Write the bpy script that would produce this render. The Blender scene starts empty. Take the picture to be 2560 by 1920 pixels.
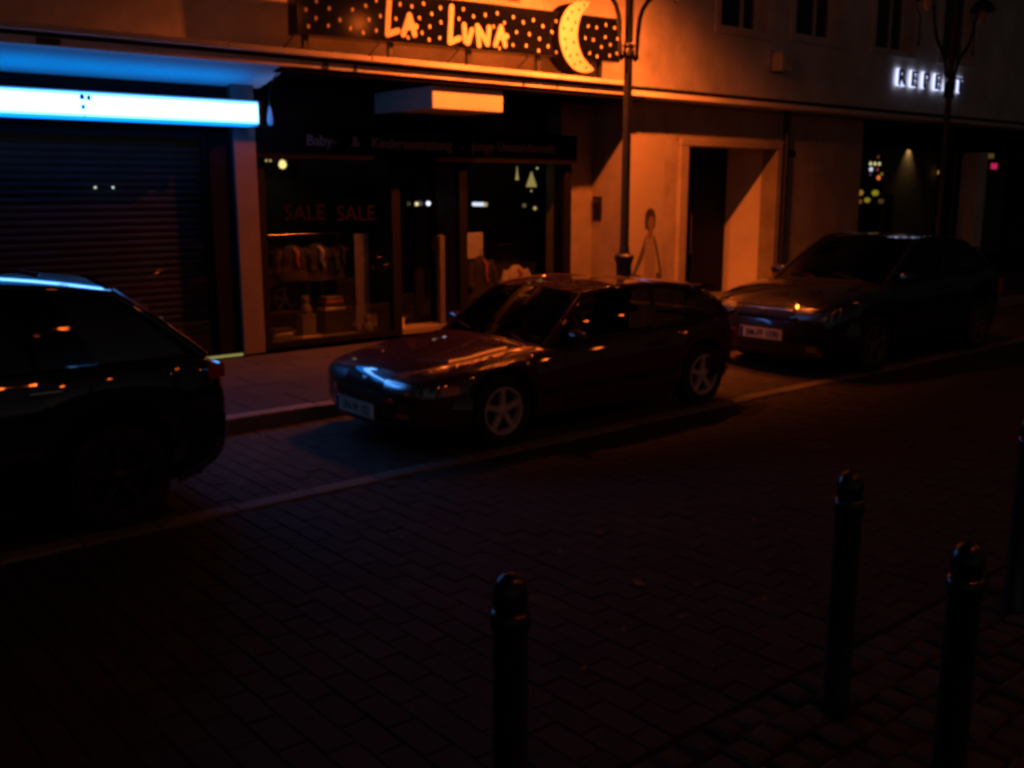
import bpy, bmesh, math, random
import numpy as np
from mathutils import Vector, Matrix
random.seed(7)
C = bpy.context.scene.collection
SC = bpy.context.scene
R = math.radians

# ---------------------------------------------------------------- camera
CAM_H = 1.90
PITCH, HEAD = R(11.14), R(40.0)
cam_d = Vector((math.sin(HEAD)*math.cos(PITCH), math.cos(HEAD)*math.cos(PITCH), -math.sin(PITCH)))
cam_r = Vector((math.cos(HEAD), -math.sin(HEAD), 0))
cam_u = cam_r.cross(cam_d)
cd = bpy.data.cameras.new('camera')
cd.sensor_width = 36.0
cd.lens = 35.0
cd.clip_end = 500
cam = bpy.data.objects.new('camera', cd)
C.objects.link(cam)
cam.matrix_world = Matrix(((cam_r.x, cam_u.x, -cam_d.x, 0), (cam_r.y, cam_u.y, -cam_d.y, 0),
                           (cam_r.z, cam_u.z, -cam_d.z, CAM_H), (0, 0, 0, 1)))
SC.camera = cam

# ---------------------------------------------------------------- night sky, exposure
w = bpy.data.worlds.new('World')
SC.world = w
w.use_nodes = True
nt = w.node_tree
sky = nt.nodes.new('ShaderNodeTexSky')
sky.sky_type = 'NISHITA'
sky.sun_disc = False
sky.sun_elevation = R(-4.0)
sky.sun_rotation = R(200)
hs = nt.nodes.new('ShaderNodeHueSaturation'); hs.inputs['Saturation'].default_value = 0.2     # hazy town sky, hardly blue
nt.links.new(sky.outputs[0], hs.inputs['Color'])
nt.links.new(hs.outputs[0], nt.nodes['Background'].inputs[0])
nt.nodes['Background'].inputs[1].default_value = 0.15
SC.view_settings.view_transform = 'Standard'
SC.view_settings.look = 'None'
SC.view_settings.exposure = 0.0
SC.view_settings.gamma = 1.0
SC.view_settings.use_curve_mapping = False
SC.cycles.pixel_filter_type = 'BLACKMAN_HARRIS'
SC.cycles.filter_width = 3.4
SC.cycles.use_denoising = True
SC.cycles.sample_clamp_indirect = 4.0
SODIUM = (1.0, 0.15, 0.017)

# ---------------------------------------------------------------- materials
MATS = {}
def mat(name, col, rough=0.6, metal=0.0, noise=0.0, nscale=8.0, bump=0.0, bscale=40.0, coat=0.0, spec=0.5, vary=0.0):
    if name in MATS: return MATS[name]
    m = bpy.data.materials.new(name); m.use_nodes = True
    t = m.node_tree; b = t.nodes['Principled BSDF']
    b.inputs['Base Color'].default_value = (*col, 1)
    b.inputs['Roughness'].default_value = rough
    b.inputs['Metallic'].default_value = metal
    b.inputs['Specular IOR Level'].default_value = spec
    if coat:
        b.inputs['Coat Weight'].default_value = coat
        b.inputs['Coat Roughness'].default_value = 0.03
        b.inputs['Coat IOR'].default_value = 1.9
    co = t.nodes.new('ShaderNodeTexCoord')
    src = None
    if noise:
        n = t.nodes.new('ShaderNodeTexNoise'); n.inputs['Scale'].default_value = nscale
        n.inputs['Detail'].default_value = 6; n.inputs['Roughness'].default_value = 0.65
        geo = t.nodes.new('ShaderNodeNewGeometry')
        t.links.new(geo.outputs['Position'], n.inputs['Vector'])
        r = t.nodes.new('ShaderNodeMapRange')
        r.inputs[1].default_value = 0.3; r.inputs[2].default_value = 0.7
        r.inputs[3].default_value = 1-noise; r.inputs[4].default_value = 1+noise
        t.links.new(n.outputs['Fac'], r.inputs[0])
        mx = t.nodes.new('ShaderNodeVectorMath'); mx.operation = 'SCALE'
        mx.inputs[0].default_value = col
        t.links.new(r.outputs[0], mx.inputs['Scale'])
        src = mx
        if vary:
            oi = t.nodes.new('ShaderNodeObjectInfo')
            r2 = t.nodes.new('ShaderNodeMapRange')
            r2.inputs[3].default_value = 1-vary; r2.inputs[4].default_value = 1+vary
            t.links.new(oi.outputs['Random'], r2.inputs[0])
            m2 = t.nodes.new('ShaderNodeVectorMath'); m2.operation = 'SCALE'
            t.links.new(mx.outputs[0], m2.inputs[0]); t.links.new(r2.outputs[0], m2.inputs['Scale'])
            src = m2
        t.links.new(src.outputs[0], b.inputs['Base Color'])
    if bump:
        n = t.nodes.new('ShaderNodeTexNoise'); n.inputs['Scale'].default_value = bscale
        n.inputs['Detail'].default_value = 4
        geo = t.nodes.new('ShaderNodeNewGeometry')
        t.links.new(geo.outputs['Position'], n.inputs['Vector'])
        bp = t.nodes.new('ShaderNodeBump'); bp.inputs['Strength'].default_value = bump
        bp.inputs['Distance'].default_value = 0.02
        t.links.new(n.outputs['Fac'], bp.inputs['Height'])
        t.links.new(bp.outputs[0], b.inputs['Normal'])
    MATS[name] = m
    return m
def emit(name, col, s=1.0):
    if name in MATS: return MATS[name]
    m = bpy.data.materials.new(name); m.use_nodes = True
    t = m.node_tree; b = t.nodes['Principled BSDF']
    b.inputs['Base Color'].default_value = (0.02, 0.02, 0.02, 1)
    b.inputs['Emission Color'].default_value = (*col, 1)
    b.inputs['Emission Strength'].default_value = s
    MATS[name] = m
    return m
def glass(name, tint=(0.75, 0.78, 0.78), rough=0.0, ior=1.5):
    if name in MATS: return MATS[name]
    m = bpy.data.materials.new(name); m.use_nodes = True
    t = m.node_tree; t.nodes.remove(t.nodes['Principled BSDF'])
    tr = t.nodes.new('ShaderNodeBsdfTransparent'); tr.inputs[0].default_value = (*tint, 1)
    gl = t.nodes.new('ShaderNodeBsdfGlossy'); gl.inputs['Roughness'].default_value = rough
    lw = t.nodes.new('ShaderNodeLayerWeight'); lw.inputs[0].default_value = 0.5
    pw = t.nodes.new('ShaderNodeMath'); pw.operation = 'POWER'; pw.inputs[1].default_value = 5.0
    t.links.new(lw.outputs['Facing'], pw.inputs[0])
    fr = t.nodes.new('ShaderNodeMath'); fr.operation = 'MULTIPLY_ADD'; fr.inputs[1].default_value = 0.95; fr.inputs[2].default_value = 0.045
    t.links.new(pw.outputs[0], fr.inputs[0])
    # faint waviness so reflections are not perfect
    geo = t.nodes.new('ShaderNodeNewGeometry')
    n = t.nodes.new('ShaderNodeTexNoise'); n.inputs['Scale'].default_value = 2.5
    t.links.new(geo.outputs['Position'], n.inputs['Vector'])
    bp = t.nodes.new('ShaderNodeBump'); bp.inputs['Strength'].default_value = 0.04; bp.inputs['Distance'].default_value = 0.02
    t.links.new(n.outputs['Fac'], bp.inputs['Height']); t.links.new(bp.outputs[0], gl.inputs['Normal'])
    mx = t.nodes.new('ShaderNodeMixShader')
    t.links.new(fr.outputs[0], mx.inputs[0]); t.links.new(tr.outputs[0], mx.inputs[1]); t.links.new(gl.outputs[0], mx.inputs[2])
    t.links.new(mx.outputs[0], t.nodes['Material Output'].inputs[0])
    MATS[name] = m
    return m

M_plaster = mat('plaster', (0.70, 0.66, 0.60), 0.85, noise=0.26, nscale=1.5, bump=0.25, bscale=60)
M_stone = mat('facing_stone', (0.34, 0.31, 0.27), 0.7, noise=0.24, nscale=2.4, bump=0.2, bscale=45)
M_pillar = mat('pillar_stone', (0.12, 0.105, 0.095), 0.7, noise=0.2, nscale=3, bump=0.25, bscale=45)
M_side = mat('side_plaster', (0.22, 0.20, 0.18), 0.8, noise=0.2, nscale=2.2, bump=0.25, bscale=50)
M_light = mat('pale_recess_paint', (0.80, 0.75, 0.66), 0.75, noise=0.1, nscale=2.5, bump=0.2, bscale=50)
M_ledge = mat('ledge_paint', (0.74, 0.70, 0.62), 0.6, noise=0.18, nscale=3.0, bump=0.15, bscale=30)
M_soffit = mat('soffit_paint', (0.62, 0.62, 0.6), 0.8, noise=0.06, nscale=2.0)
M_gasket = mat('black_gap', (0.02, 0.018, 0.016), 0.8)
M_darkmetal = mat('dark_bronze_frame', (0.009, 0.0085, 0.008), 0.55, 0.0, spec=.08)
M_fascia = mat('dark_fascia', (0.010, 0.0095, 0.0095), 0.8, noise=0.2, spec=.0)
M_glass = glass('shop_glass')
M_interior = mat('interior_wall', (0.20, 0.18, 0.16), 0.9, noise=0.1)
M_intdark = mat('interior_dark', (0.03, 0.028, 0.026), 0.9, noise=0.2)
M_castiron = mat('cast_iron', (0.018, 0.022, 0.02), 0.45, 0.0, noise=0.3, nscale=12, bump=0.2, bscale=50)
M_paver = mat('paver', (0.032, 0.034, 0.032), 0.75, noise=0.35, nscale=5, bump=0.4, bscale=90, vary=0.3)
M_paver2 = mat('paver_lane', (0.042, 0.043, 0.040), 0.75, noise=0.35, nscale=5, bump=0.4, bscale=90, vary=0.25)
M_joint = mat('joint_sand', (0.02, 0.019, 0.018), 0.95, noise=0.3, nscale=20)
M_slab = mat('pavement_slab', (0.032, 0.032, 0.030), 0.8, noise=0.25, nscale=4, bump=0.35, bscale=80, vary=0.15)
M_granite = mat('granite', (0.20, 0.20, 0.185), 0.7, noise=0.25, nscale=14, bump=0.4, bscale=70, vary=0.18)
M_cobble = mat('cobble', (0.048, 0.05, 0.047), 0.7, noise=0.35, nscale=9, bump=0.5, bscale=60, vary=0.35)
M_black = mat('black_plastic', (0.012, 0.012, 0.012), 0.45)
M_rubber = mat('rubber', (0.012, 0.012, 0.012), 0.8, bump=0.2, bscale=120)
M_alloy = mat('alloy', (0.58, 0.58, 0.58), 0.35, 0.1)
M_chrome = mat('chrome', (0.7, 0.7, 0.7), 0.12, 1.0)
M_carglass = glass('car_glass', (0.16, 0.18, 0.18))
M_lens = glass('lamp_lens', (0.8, 0.85, 0.88))
M_reflector = mat('reflector', (0.55, 0.58, 0.6), 0.25, 0.9)
M_amber = mat('amber_lens', (0.6, 0.16, 0.01), 0.15, coat=0.6)
M_redlens = mat('red_lens', (0.5, 0.006, 0.012), 0.12, coat=0.8)
M_plate = mat('number_plate', (0.85, 0.84, 0.66), 0.5, noise=0.05)
M_plateblue = mat('plate_blue', (0.01, 0.03, 0.25), 0.5)
M_ink = mat('black_ink', (0.008, 0.008, 0.008), 0.6)
M_seat = mat('seat_cloth', (0.03, 0.03, 0.035), 0.95, noise=0.2)

# ---------------------------------------------------------------- mesh helpers
class MB:
    def __init__(s): s.v = []; s.f = []; s.mi = []
    def add(s, vs, fs, mi=0):
        o = len(s.v); s.v += [tuple(p) for p in vs]
        s.f += [tuple(i+o for i in f) for f in fs]; s.mi += [mi]*len(fs)
        return s
    def box(s, x0, x1, y0, y1, z0, z1, mi=0):
        vs = [(x, y, z) for z in (z0, z1) for y in (y0, y1) for x in (x0, x1)]
        return s.add(vs, [(0,2,3,1), (4,5,7,6), (0,1,5,4), (2,6,7,3), (0,4,6,2), (1,3,7,5)], mi)
    def grid(s, rows, close_u=False, close_v=False, mi=0):
        n, m = len(rows), len(rows[0]); vs = [p for r in rows for p in r]; fs = []
        for i in range(n if close_u else n-1):
            for j in range(m if close_v else m-1):
                a, b = i % n, (i+1) % n; c, d = j % m, (j+1) % m
                fs.append((a*m+c, b*m+c, b*m+d, a*m+d))
        return s.add(vs, fs, mi)
    def lathe(s, prof, cx, cy, cz=0, n=20, axis='z', mi=0, caps=True):
        rows = []
        for k in range(n):
            a = 2*math.pi*k/n; ca, sa = math.cos(a), math.sin(a)
            if axis == 'z': rows.append([(cx+r*ca, cy+r*sa, cz+h) for r, h in prof])
            else: rows.append([(cx+r*ca, cy+h, cz+r*sa) for r, h in prof])
        return s.grid(rows, close_u=True, mi=mi)
    def tube(s, pts, rad, n=10, mi=0, cap=True):
        pts = [Vector(p) for p in pts]; rows = []
        rads = rad if isinstance(rad, (list, tuple)) else [rad]*len(pts)
        ref = Vector((0, 0, 1))
        for i, p in enumerate(pts):
            t = (pts[min(i+1, len(pts)-1)] - pts[max(i-1, 0)]).normalized()
            u = t.cross(ref)
            if u.length < 0.05: u = t.cross(Vector((0, 1, 0)))
            u.normalize(); vv = t.cross(u)
            rows.append([p + (u*math.cos(2*math.pi*k/n) + vv*math.sin(2*math.pi*k/n))*rads[i] for k in range(n)])
        s.grid(rows, close_v=True, mi=mi)
        if cap:
            o = len(s.v) - len(rows)*n
            s.f.append(tuple(o+k for k in range(n))); s.mi.append(mi)
            o2 = o + (len(rows)-1)*n
            s.f.append(tuple(o2+n-1-k for k in range(n))); s.mi.append(mi)
        return s
    def sweep(s, pts, sec, up=(0, 0, 1), mi=0):
        """sec: closed list of (side, up) offsets"""
        pts = [Vector(p) for p in pts]; up = Vector(up); rows = []
        for i, p in enumerate(pts):
            t = (pts[min(i+1, len(pts)-1)] - pts[max(i-1, 0)]).normalized()
            sd = t.cross(up).normalized(); uu = sd.cross(t)
            rows.append([p + sd*a + uu*b for a, b in sec])
        n = len(sec); s.grid(rows, close_v=True, mi=mi)
        o = len(s.v) - len(rows)*n
        s.f.append(tuple(o+k for k in range(n))); s.mi.append(mi)
        o2 = o+(len(rows)-1)*n
        s.f.append(tuple(o2+n-1-k for k in range(n))); s.mi.append(mi)
        return s
    def prism(s, poly, y0, y1, mi=0):
        """polygon in (x, z), extruded along y"""
        n = len(poly)
        vs = [(x, y0, z) for x, z in poly] + [(x, y1, z) for x, z in poly]
        fs = [tuple(range(n)), tuple(range(2*n-1, n-1, -1))] + [(i, i+n, (i+1) % n+n, (i+1) % n) for i in range(n)]
        return s.add(vs, fs, mi)
    def mesh(s, name, mats, smooth=None):
        me = bpy.data.meshes.new(name)
        me.from_pydata(s.v, [], s.f)
        for m in (mats if isinstance(mats, (list, tuple)) else [mats]): me.materials.append(m)
        if any(s.mi): me.polygons.foreach_set('material_index', s.mi)
        bm = bmesh.new(); bm.from_mesh(me)
        bmesh.ops.recalc_face_normals(bm, faces=bm.faces); bm.to_mesh(me); bm.free()
        if smooth is not None:
            me.polygons.foreach_set('use_smooth', [True]*len(me.polygons))
            me.set_sharp_from_angle(angle=R(smooth))
        me.update()
        return me
    def build(s, name, mats, parent=None, smooth=None, bevel=0):
        return link(name, s.mesh(name, mats, smooth), parent, bevel)
def link(name, me, parent=None, bevel=0):
    o = bpy.data.objects.new(name, me); C.objects.link(o)
    if parent is not None: o.parent = parent
    if bevel:
        b = o.modifiers.new('bevel', 'BEVEL'); b.width = bevel; b.segments = 2; b.limit_method = 'ANGLE'
    return o
def tag(o, label, cat, group=None):
    o['label'] = label; o['category'] = cat
    if group: o['group'] = group
    return o
def thing(name, label, cat, loc=(0, 0, 0), group=None):
    o = bpy.data.objects.new(name, None); C.objects.link(o); o.location = loc
    return tag(o, label, cat, group)
def struct(o, label=None):
    o['kind'] = 'structure'
    if label: o['label'] = label
    return o
def dup(root, loc):
    r = root.copy(); C.objects.link(r); r.location = loc
    for ch in list(root.children):
        c = ch.copy(); C.objects.link(c); c.parent = r
        for g in list(ch.children):
            d = g.copy(); C.objects.link(d); d.parent = c
    return r
def box(name, m, parent, x0, x1, y0, y1, z0, z1, bevel=0):
    return MB().box(x0, x1, y0, y1, z0, z1).build(name, m, parent, bevel=bevel)
def text_mesh(txt, size, extr=0.004, offset=0.0, align='CENTER', sx=1.0):
    cu = bpy.data.curves.new('txt', 'FONT'); cu.body = txt; cu.size = size; cu.extrude = extr
    cu.offset = offset; cu.align_x = align; cu.align_y = 'CENTER'; cu.resolution_u = 3
    o = bpy.data.objects.new('txt', cu); C.objects.link(o)
    bpy.context.view_layer.update()
    me = bpy.data.meshes.new_from_object(o.evaluated_get(bpy.context.evaluated_depsgraph_get()))
    bpy.data.objects.remove(o); bpy.data.curves.remove(cu)
    if sx != 1.0: me.transform(Matrix.Diagonal((sx, 1, 1, 1)))
    return me
FACE_STREET = Matrix.Rotation(R(90), 4, 'X')                                  # text reading along +X, facing -Y
FACE_FRONT = Matrix.Rotation(R(-90), 4, 'Z') @ Matrix.Rotation(R(90), 4, 'X')  # facing -X
def text_obj(name, txt, size, m, parent, loc, rot=FACE_STREET, extr=0.004, offset=0.0, align='CENTER', sx=1.0):
    me = text_mesh(txt, size, extr, offset, align, sx)
    me.transform(Matrix.Translation(loc) @ rot)
    me.materials.clear(); me.materials.append(m); me.name = name
    return link(name, me, parent)
def disc(mb, x, z, rx, rz, y0, y1, n=12, mi=0, tilt=0.0):
    ct, st = math.cos(tilt), math.sin(tilt)
    pl = []
    for k in range(n):
        a = 2*math.pi*k/n; u, v = rx*math.cos(a), rz*math.sin(a)
        pl.append((x+u*ct-v*st, z+u*st+v*ct))
    return mb.prism(pl, y0, y1, mi)
def stroke(mb, pts, rad, y0, y1):
    for (xa, za), (xb, zb) in zip(pts[:-1], pts[1:]):
        dx, dz = xb-xa, zb-za; l = math.hypot(dx, dz); nx, nz = -dz/l*rad, dx/l*rad
        a0 = math.atan2(nz, nx); pl = []
        for k in range(7):
            a = a0 + math.pi*k/6; pl.append((xa+rad*math.cos(a), za+rad*math.sin(a)))
        for k in range(7):
            a = a0 + math.pi + math.pi*k/6; pl.append((xb+rad*math.cos(a), zb+rad*math.sin(a)))
        mb.prism(pl, y0, y1)
        y0 -= 0.0006
    return mb

# ================================================================= GROUND
g = MB().add([(-200, -200, -0.35), (200, -200, -0.35), (200, 200, -0.35), (-200, 200, -0.35)], [(0, 1, 2, 3)]).build('ground', M_joint)
struct(g)
KERB_Y, NEAR_Y, STRIP_Y0, STRIP_Y1, SIDE_Z = 7.26, 2.07, 5.40, 5.55, 0.12
road = struct(MB().box(-14, 32, NEAR_Y, STRIP_Y0, -0.3, -0.008).build('road', M_joint))
lane = struct(MB().box(-14, 32, STRIP_Y1, KERB_Y, -0.3, -0.008).build('parking_lane', M_joint))
strip = struct(MB().box(-14, 32, STRIP_Y0+.002, STRIP_Y1-.002, -0.3, -0.010).build('edging_strip', M_joint))
kerb = struct(MB().box(-14, 32, KERB_Y+.004, KERB_Y+.14, -0.3, SIDE_Z-0.014).build('kerb', M_joint))
walk = struct(MB().box(-14, 32, KERB_Y+.145, 9.99, -0.3, SIDE_Z-0.012).build('pavement', M_joint))
near = struct(MB().box(-14, 32, -6, NEAR_Y-.004, -0.3, -0.006).build('near_pavement', M_joint))

def stone_mb(mb, x0, x1, y0, y1, z0, z1, b, jit=0.0, tilt=0.0):
    """a paver: five faces with a chamfered top"""
    j = lambda: random.uniform(-jit, jit)
    q = [(x0+j(), y0+j()), (x1+j(), y0+j()), (x1+j(), y1+j()), (x0+j(), y1+j())]
    cx, cy = (x0+x1)/2, (y0+y1)/2
    tx, ty = random.uniform(-tilt, tilt), random.uniform(-tilt, tilt)
    zt = lambda x, y: z1+(x-cx)*tx+(y-cy)*ty
    fx, fy = 1-2*b/(x1-x0), 1-2*b/(y1-y0)
    vs = [(x, y, z0) for x, y in q] + [(x, y, zt(x, y)-b*0.7) for x, y in q] + \
         [(cx+(x-cx)*fx, cy+(y-cy)*fy, zt(x, y)) for x, y in q]
    fs = [(0,1,5,4), (1,2,6,5), (2,3,7,6), (3,0,4,7), (4,5,9,8), (5,6,10,9), (6,7,11,10), (7,4,8,11), (8,9,10,11)]
    return mb.add(vs, fs)
def seen_size(x, y, z):
    p = Vector((x, y, z-CAM_H)); d = p.dot(cam_d)
    if d < 0.4: return -1
    u, v = p.dot(cam_r)/d, p.dot(cam_u)/d
    if abs(u) > 0.55 or abs(v) > 0.42: return -1
    return (CAM_H-z)/d**3
def pave(parent, cells, m, one, many, bevel, jit, tilt, limit=290, z0=-0.05):
    """cells: (x0,x1,y0,y1,ztop). The pieces that show largest are objects, the rest one mesh"""
    order = sorted(cells, key=lambda c: -seen_size((c[0]+c[1])/2, (c[2]+c[3])/2, c[4]))
    rest = MB(); cache = {}
    for i, c in enumerate(order):
        cx, cy = (c[0]+c[1])/2, (c[2]+c[3])/2
        if i < limit and seen_size(cx, cy, c[4]) > 0:
            hx, hy = (c[1]-c[0])/2, (c[3]-c[2])/2
            key = (round(hx, 3), round(hy, 3), i % 6)
            if key not in cache:
                cache[key] = stone_mb(MB(), -hx, hx, -hy, hy, -0.05, 0, bevel, jit, tilt).mesh(one, m)
            o = bpy.data.objects.new(one, cache[key]); C.objects.link(o); o.parent = parent
            o.location = (cx, cy, c[4])
        else:
            stone_mb(rest, c[0], c[1], c[2], c[3], c[4]-0.05, c[4], bevel, jit, tilt)
    if rest.v:
        o = rest.build(many, m, parent); o['kind'] = 'stuff'
PW, PL, J = 0.125, 0.235, 0.006
def bond(xa, xb, ya, yb, z=0.0):
    out = []; n = int((xb-xa)/PW)
    for i in range(n):
        x0 = xa+i*PW; off = (i % 2)*PL/2; y = ya-off
        while y < yb:
            y0, y1 = max(y, ya), min(y+PL, yb)
            if y1-y0 > 0.05: out.append((x0+J/2, x0+PW-J/2, y0+J/2, y1-J/2, z+random.uniform(-.003, .002)))
            y += PL
    return out
pave(road, bond(-3, 24, NEAR_Y+.01, STRIP_Y0), M_paver, 'paver', 'far_pavers', 0.004, 0.0015, 0.012)
pave(lane, bond(-3, 20, STRIP_Y1, KERB_Y), M_paver2, 'paver', 'far_pavers', 0.004, 0.0015, 0.01, limit=200)
cells = []
x = -6.0
while x < 26:
    l = random.choice((0.42, 0.48, 0.52)); cells.append((x, x+l-0.008, STRIP_Y0+.006, STRIP_Y1-.006, 0.012+random.uniform(-.004, .004))); x += l
pave(strip, cells, M_granite, 'edging_stone', 'far_edging_stones', 0.008, 0.002, 0.006)
cells = []; x = -6.0
while x < 26:
    cells.append((x, x+0.99, KERB_Y, KERB_Y+0.14, SIDE_Z)); x += 1.0
for c in cells:
    o = stone_mb(MB(), c[0], c[1], c[2], c[3], -0.06, SIDE_Z+random.uniform(-.003, .003), 0.012, 0.002).build('kerb_stone', M_granite, kerb)
cells = []
yy = KERB_Y+0.145; row = 0
while yy < 9.7:
    x = -5.0-(row % 2)*0.25
    while x < 24:
        cells.append((x, x+0.494, yy, min(yy+0.494, 9.99), SIDE_Z+random.uniform(-.003, .003))); x += 0.5
    yy += 0.5; row += 1
pave(walk, cells, M_slab, 'slab', 'far_slabs', 0.006, 0.001, 0.006)
cells = []; S = 0.135
for i in range(int(9.5/S)):
    for k in range(int(2.6/S)):
        x0 = -0.5+i*S+((k % 2)*S*0.5); y1 = NEAR_Y-0.012-k*S
        cells.append((x0+random.uniform(.004, .012), x0+S-random.uniform(.004, .012), y1-S+random.uniform(.004, .012), y1-random.uniform(.002, .01),
                      0.012+random.uniform(-.01, .012)))
# share meshes by rounding the size
cells = [(round(a/0.005)*0.005, round(b/0.005)*0.005, round(c/0.005)*0.005, round(d/0.005)*0.005, z) for a, b, c, d, z in cells]
pave(near, cells, M_cobble, 'cobble', 'far_cobbles', 0.018, 0.008, 0.05)

# ================================================================= BUILDING
YU = 10.15
YF, YL, YP, YS1, YS2, YD = 9.80, 9.40, 10.03, 10.12, 10.25, 10.45   # wall, ledge front, pillar, shop planes, deep wall
bld = thing('town_building', 'plastered town house with shops below a long projecting ledge', 'building', (0, 0, 0))
TOPZ = 9.0
# upper wall with window openings (x0, x1, z0)
WINS = [(7.3, 8.62, 4.20), (12.64, 13.83, 4.32), (14.56, 15.90, 4.38), (17.0, 18.33, 4.38), (2.1, 3.4, 4.2), (4.7, 6.0, 4.2), (19.4, 20.7, 4.38)]
WINS.sort()
xs = -14.0
for (a, b, z0) in WINS:
    box('upper_wall', M_plaster, bld, xs, a, YU, YU+0.35, 3.17, 5.9); 
    box('upper_wall', M_plaster, bld, a, b, YU, YU+0.35, 3.17, z0)
    xs = b
box('upper_wall', M_plaster, bld, xs, 32, YU, YU+0.35, 3.17, 5.9)
box('upper_wall', M_plaster, bld, -14, 32, YU, YU+0.35, 5.9, TOPZ)
for (a, b, z0) in WINS:
    wn = MB().box(a, b, YU+.21, YU+.26, z0, z0+.07).box(a, b, YU+.21, YU+.26, 5.83, 5.9).box(a, a+.07, YU+.21, YU+.26, z0+.07, 5.83)\
        .box(b-.07, b, YU+.21, YU+.26, z0+.07, 5.83).box((a+b)/2+.18, (a+b)/2+.24, YU+.21, YU+.26, z0+.07, 5.83).build('window', M_ledge, bld)
    box('pane', M_glass, wn, a+.07, (a+b)/2+.18, YU+.23, YU+.238, z0+.07, 5.83)
    box('pane', M_glass, wn, (a+b)/2+.24, b-.07, YU+.23, YU+.238, z0+.07, 5.83)
    box('curtain', M_intdark, wn, a, b, YU+.33, YU+.335, z0, 5.9)
    # raised surround and sill
    MB().box(a-.12, a-.005, YU-.035, YU+.02, z0-.11, 5.9).box(b+.005, b+.12, YU-.035, YU+.02, z0-.11, 5.9)\
        .box(a-.005, b+.005, YU-.035, YU+.02, z0-.11, z0-.006).build('window_surround', M_plaster, wn, bevel=.006)
# ledge: slab, fascia, shadow gap and the metal lip in lengths
box('ledge', M_ledge, bld, -14, 32, YL, YU+.3, 3.10, 3.165)
box('shadow_gap', M_gasket, bld, -14, 32, YL+.05, YU-.002, 3.166, 3.20)
x = -14.0
while x < 9.7:
    x1 = min(x+random.choice((1.6, 2.1, 2.4)), 9.78)
    box('ledge_lip', M_ledge, bld, x+.004, x1-.004, YL-.08, YU-.003, 3.205, 3.262+random.uniform(-.003, .003), bevel=.006); x = x1
x = 9.79
while x < 31:
    x1 = x+3.0
    box('ledge_cover', M_castiron, bld, x+.003, x1-.003, YL+.004, YU-.003, 3.203, 3.222); x = x1
for x, ln in ((2.6, .5), (5.35, .18), (5.72, .1), (8.05, .07), (8.6, .04)):   # worn patches / clamps on the fascia
    box('fascia_clamp', M_castiron, bld, x, x+ln*.4, YL-.006, YL, 3.105, 3.16)
# sloping lit soffit of the left shop
MB().add([(-14, YL+.002, 3.095), (4.99, YL+.002, 3.095), (4.99, 10.12, 2.935), (-14, 10.12, 2.935),
          (-14, YL+.002, 3.099), (4.99, YL+.002, 3.099), (4.99, 10.12, 3.0), (-14, 10.12, 3.0)],
         [(0,1,2,3), (4,5,6,7), (0,1,5,4), (1,2,6,5), (2,3,7,6), (3,0,4,7)]).build('soffit', M_soffit, bld)
box('fascia_board', M_fascia, bld, -14, 4.62, YS1, YS1+.1, 2.46, 2.99)
# pillar between the shops
box('pillar', M_pillar, bld, 4.63, 4.88, YP, 10.6, SIDE_Z, 3.09, bevel=.008)
box('pillar_base', M_fascia, bld, 4.38, 4.627, YP+.05, 10.6, SIDE_Z, 2.45)
# shop 2 ceiling, dark band above the lettering
box('shop_ceiling', M_fascia, bld, 4.885, 10.24, YL+.03, 12.4, 3.05, 3.094)
box('lettering_board', M_fascia, bld, 4.885, 9.66, YS2-.12, YS2-.04, 2.22, 2.60)
box('lettering_board_top', M_fascia, bld, 4.885, 9.66, YS2-.04, 10.8, 2.56, 2.6)
box('band_back', M_gasket, bld, 4.885, 10.24, 10.82, 10.9, 2.2, 3.05)
# deep wall beside shop 2 and its reveal
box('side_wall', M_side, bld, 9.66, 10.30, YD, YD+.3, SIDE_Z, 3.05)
# front panels: stone slabs with joints
def panels(x0, x1, z0, z1, wx, wz, y=YF, stag=0):
    x = x0
    while x < x1-.02:
        xe = min(x+wx, x1); z = z0
        while z < z1-.02:
            ze = min(z+wz, z1)
            box('facing_panel', M_stone, bld, x+.003, xe-.003, y, y+.04, z+.0015, ze-.0015, bevel=.003); z = ze
        x = xe
box('front_wall', M_gasket, bld, 10.28, 11.36, YF+.035, YF+.3, SIDE_Z, 3.10)
panels(10.27, 10.62, SIDE_Z, 3.095, .35, 3.2); panels(10.62, 11.09, SIDE_Z, 3.095, .47, 3.2); panels(11.09, 11.34, SIDE_Z, 3.095, .3, 3.2)
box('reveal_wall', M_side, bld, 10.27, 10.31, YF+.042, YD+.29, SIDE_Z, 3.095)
# doorway: frame, deep right reveal, dark back with door
DX0, DX1, DZ = 11.56, 13.72, 2.50
box('door_frame', M_stone, bld, 11.38, DX0, YF-.05, YF+.25, SIDE_Z, DZ, bevel=.01)
box('door_frame', M_stone, bld, DX1, DX1+.13, YF-.05, YF+.25, SIDE_Z, DZ, bevel=.01)
box('door_lintel', M_stone, bld, 11.38, DX1+.13, YF-.05, YF+.25, DZ+.002, DZ+.10, bevel=.01)
box('over_door_wall', M_stone, bld, 11.345, 13.99, YF+.002, YF+.25, DZ+.102, 3.095)
box('recess_wall', M_light, bld, DX1+.005, DX1+.2, YF+.252, 11.0, SIDE_Z, 2.9)
box('recess_wall', M_light, bld, 11.3, DX0-.01, YF+.252, 11.0, SIDE_Z, 2.9)
box('recess_ceiling', M_plaster, bld, DX0-.01, DX1+.005, YF+.252, 11.0, DZ+.05, DZ+.12)
box('recess_step', M_granite, bld, DX0+.002, DX1-.002, YF+.02, 10.74, SIDE_Z-.05, SIDE_Z+.05, bevel=.01)
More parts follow.
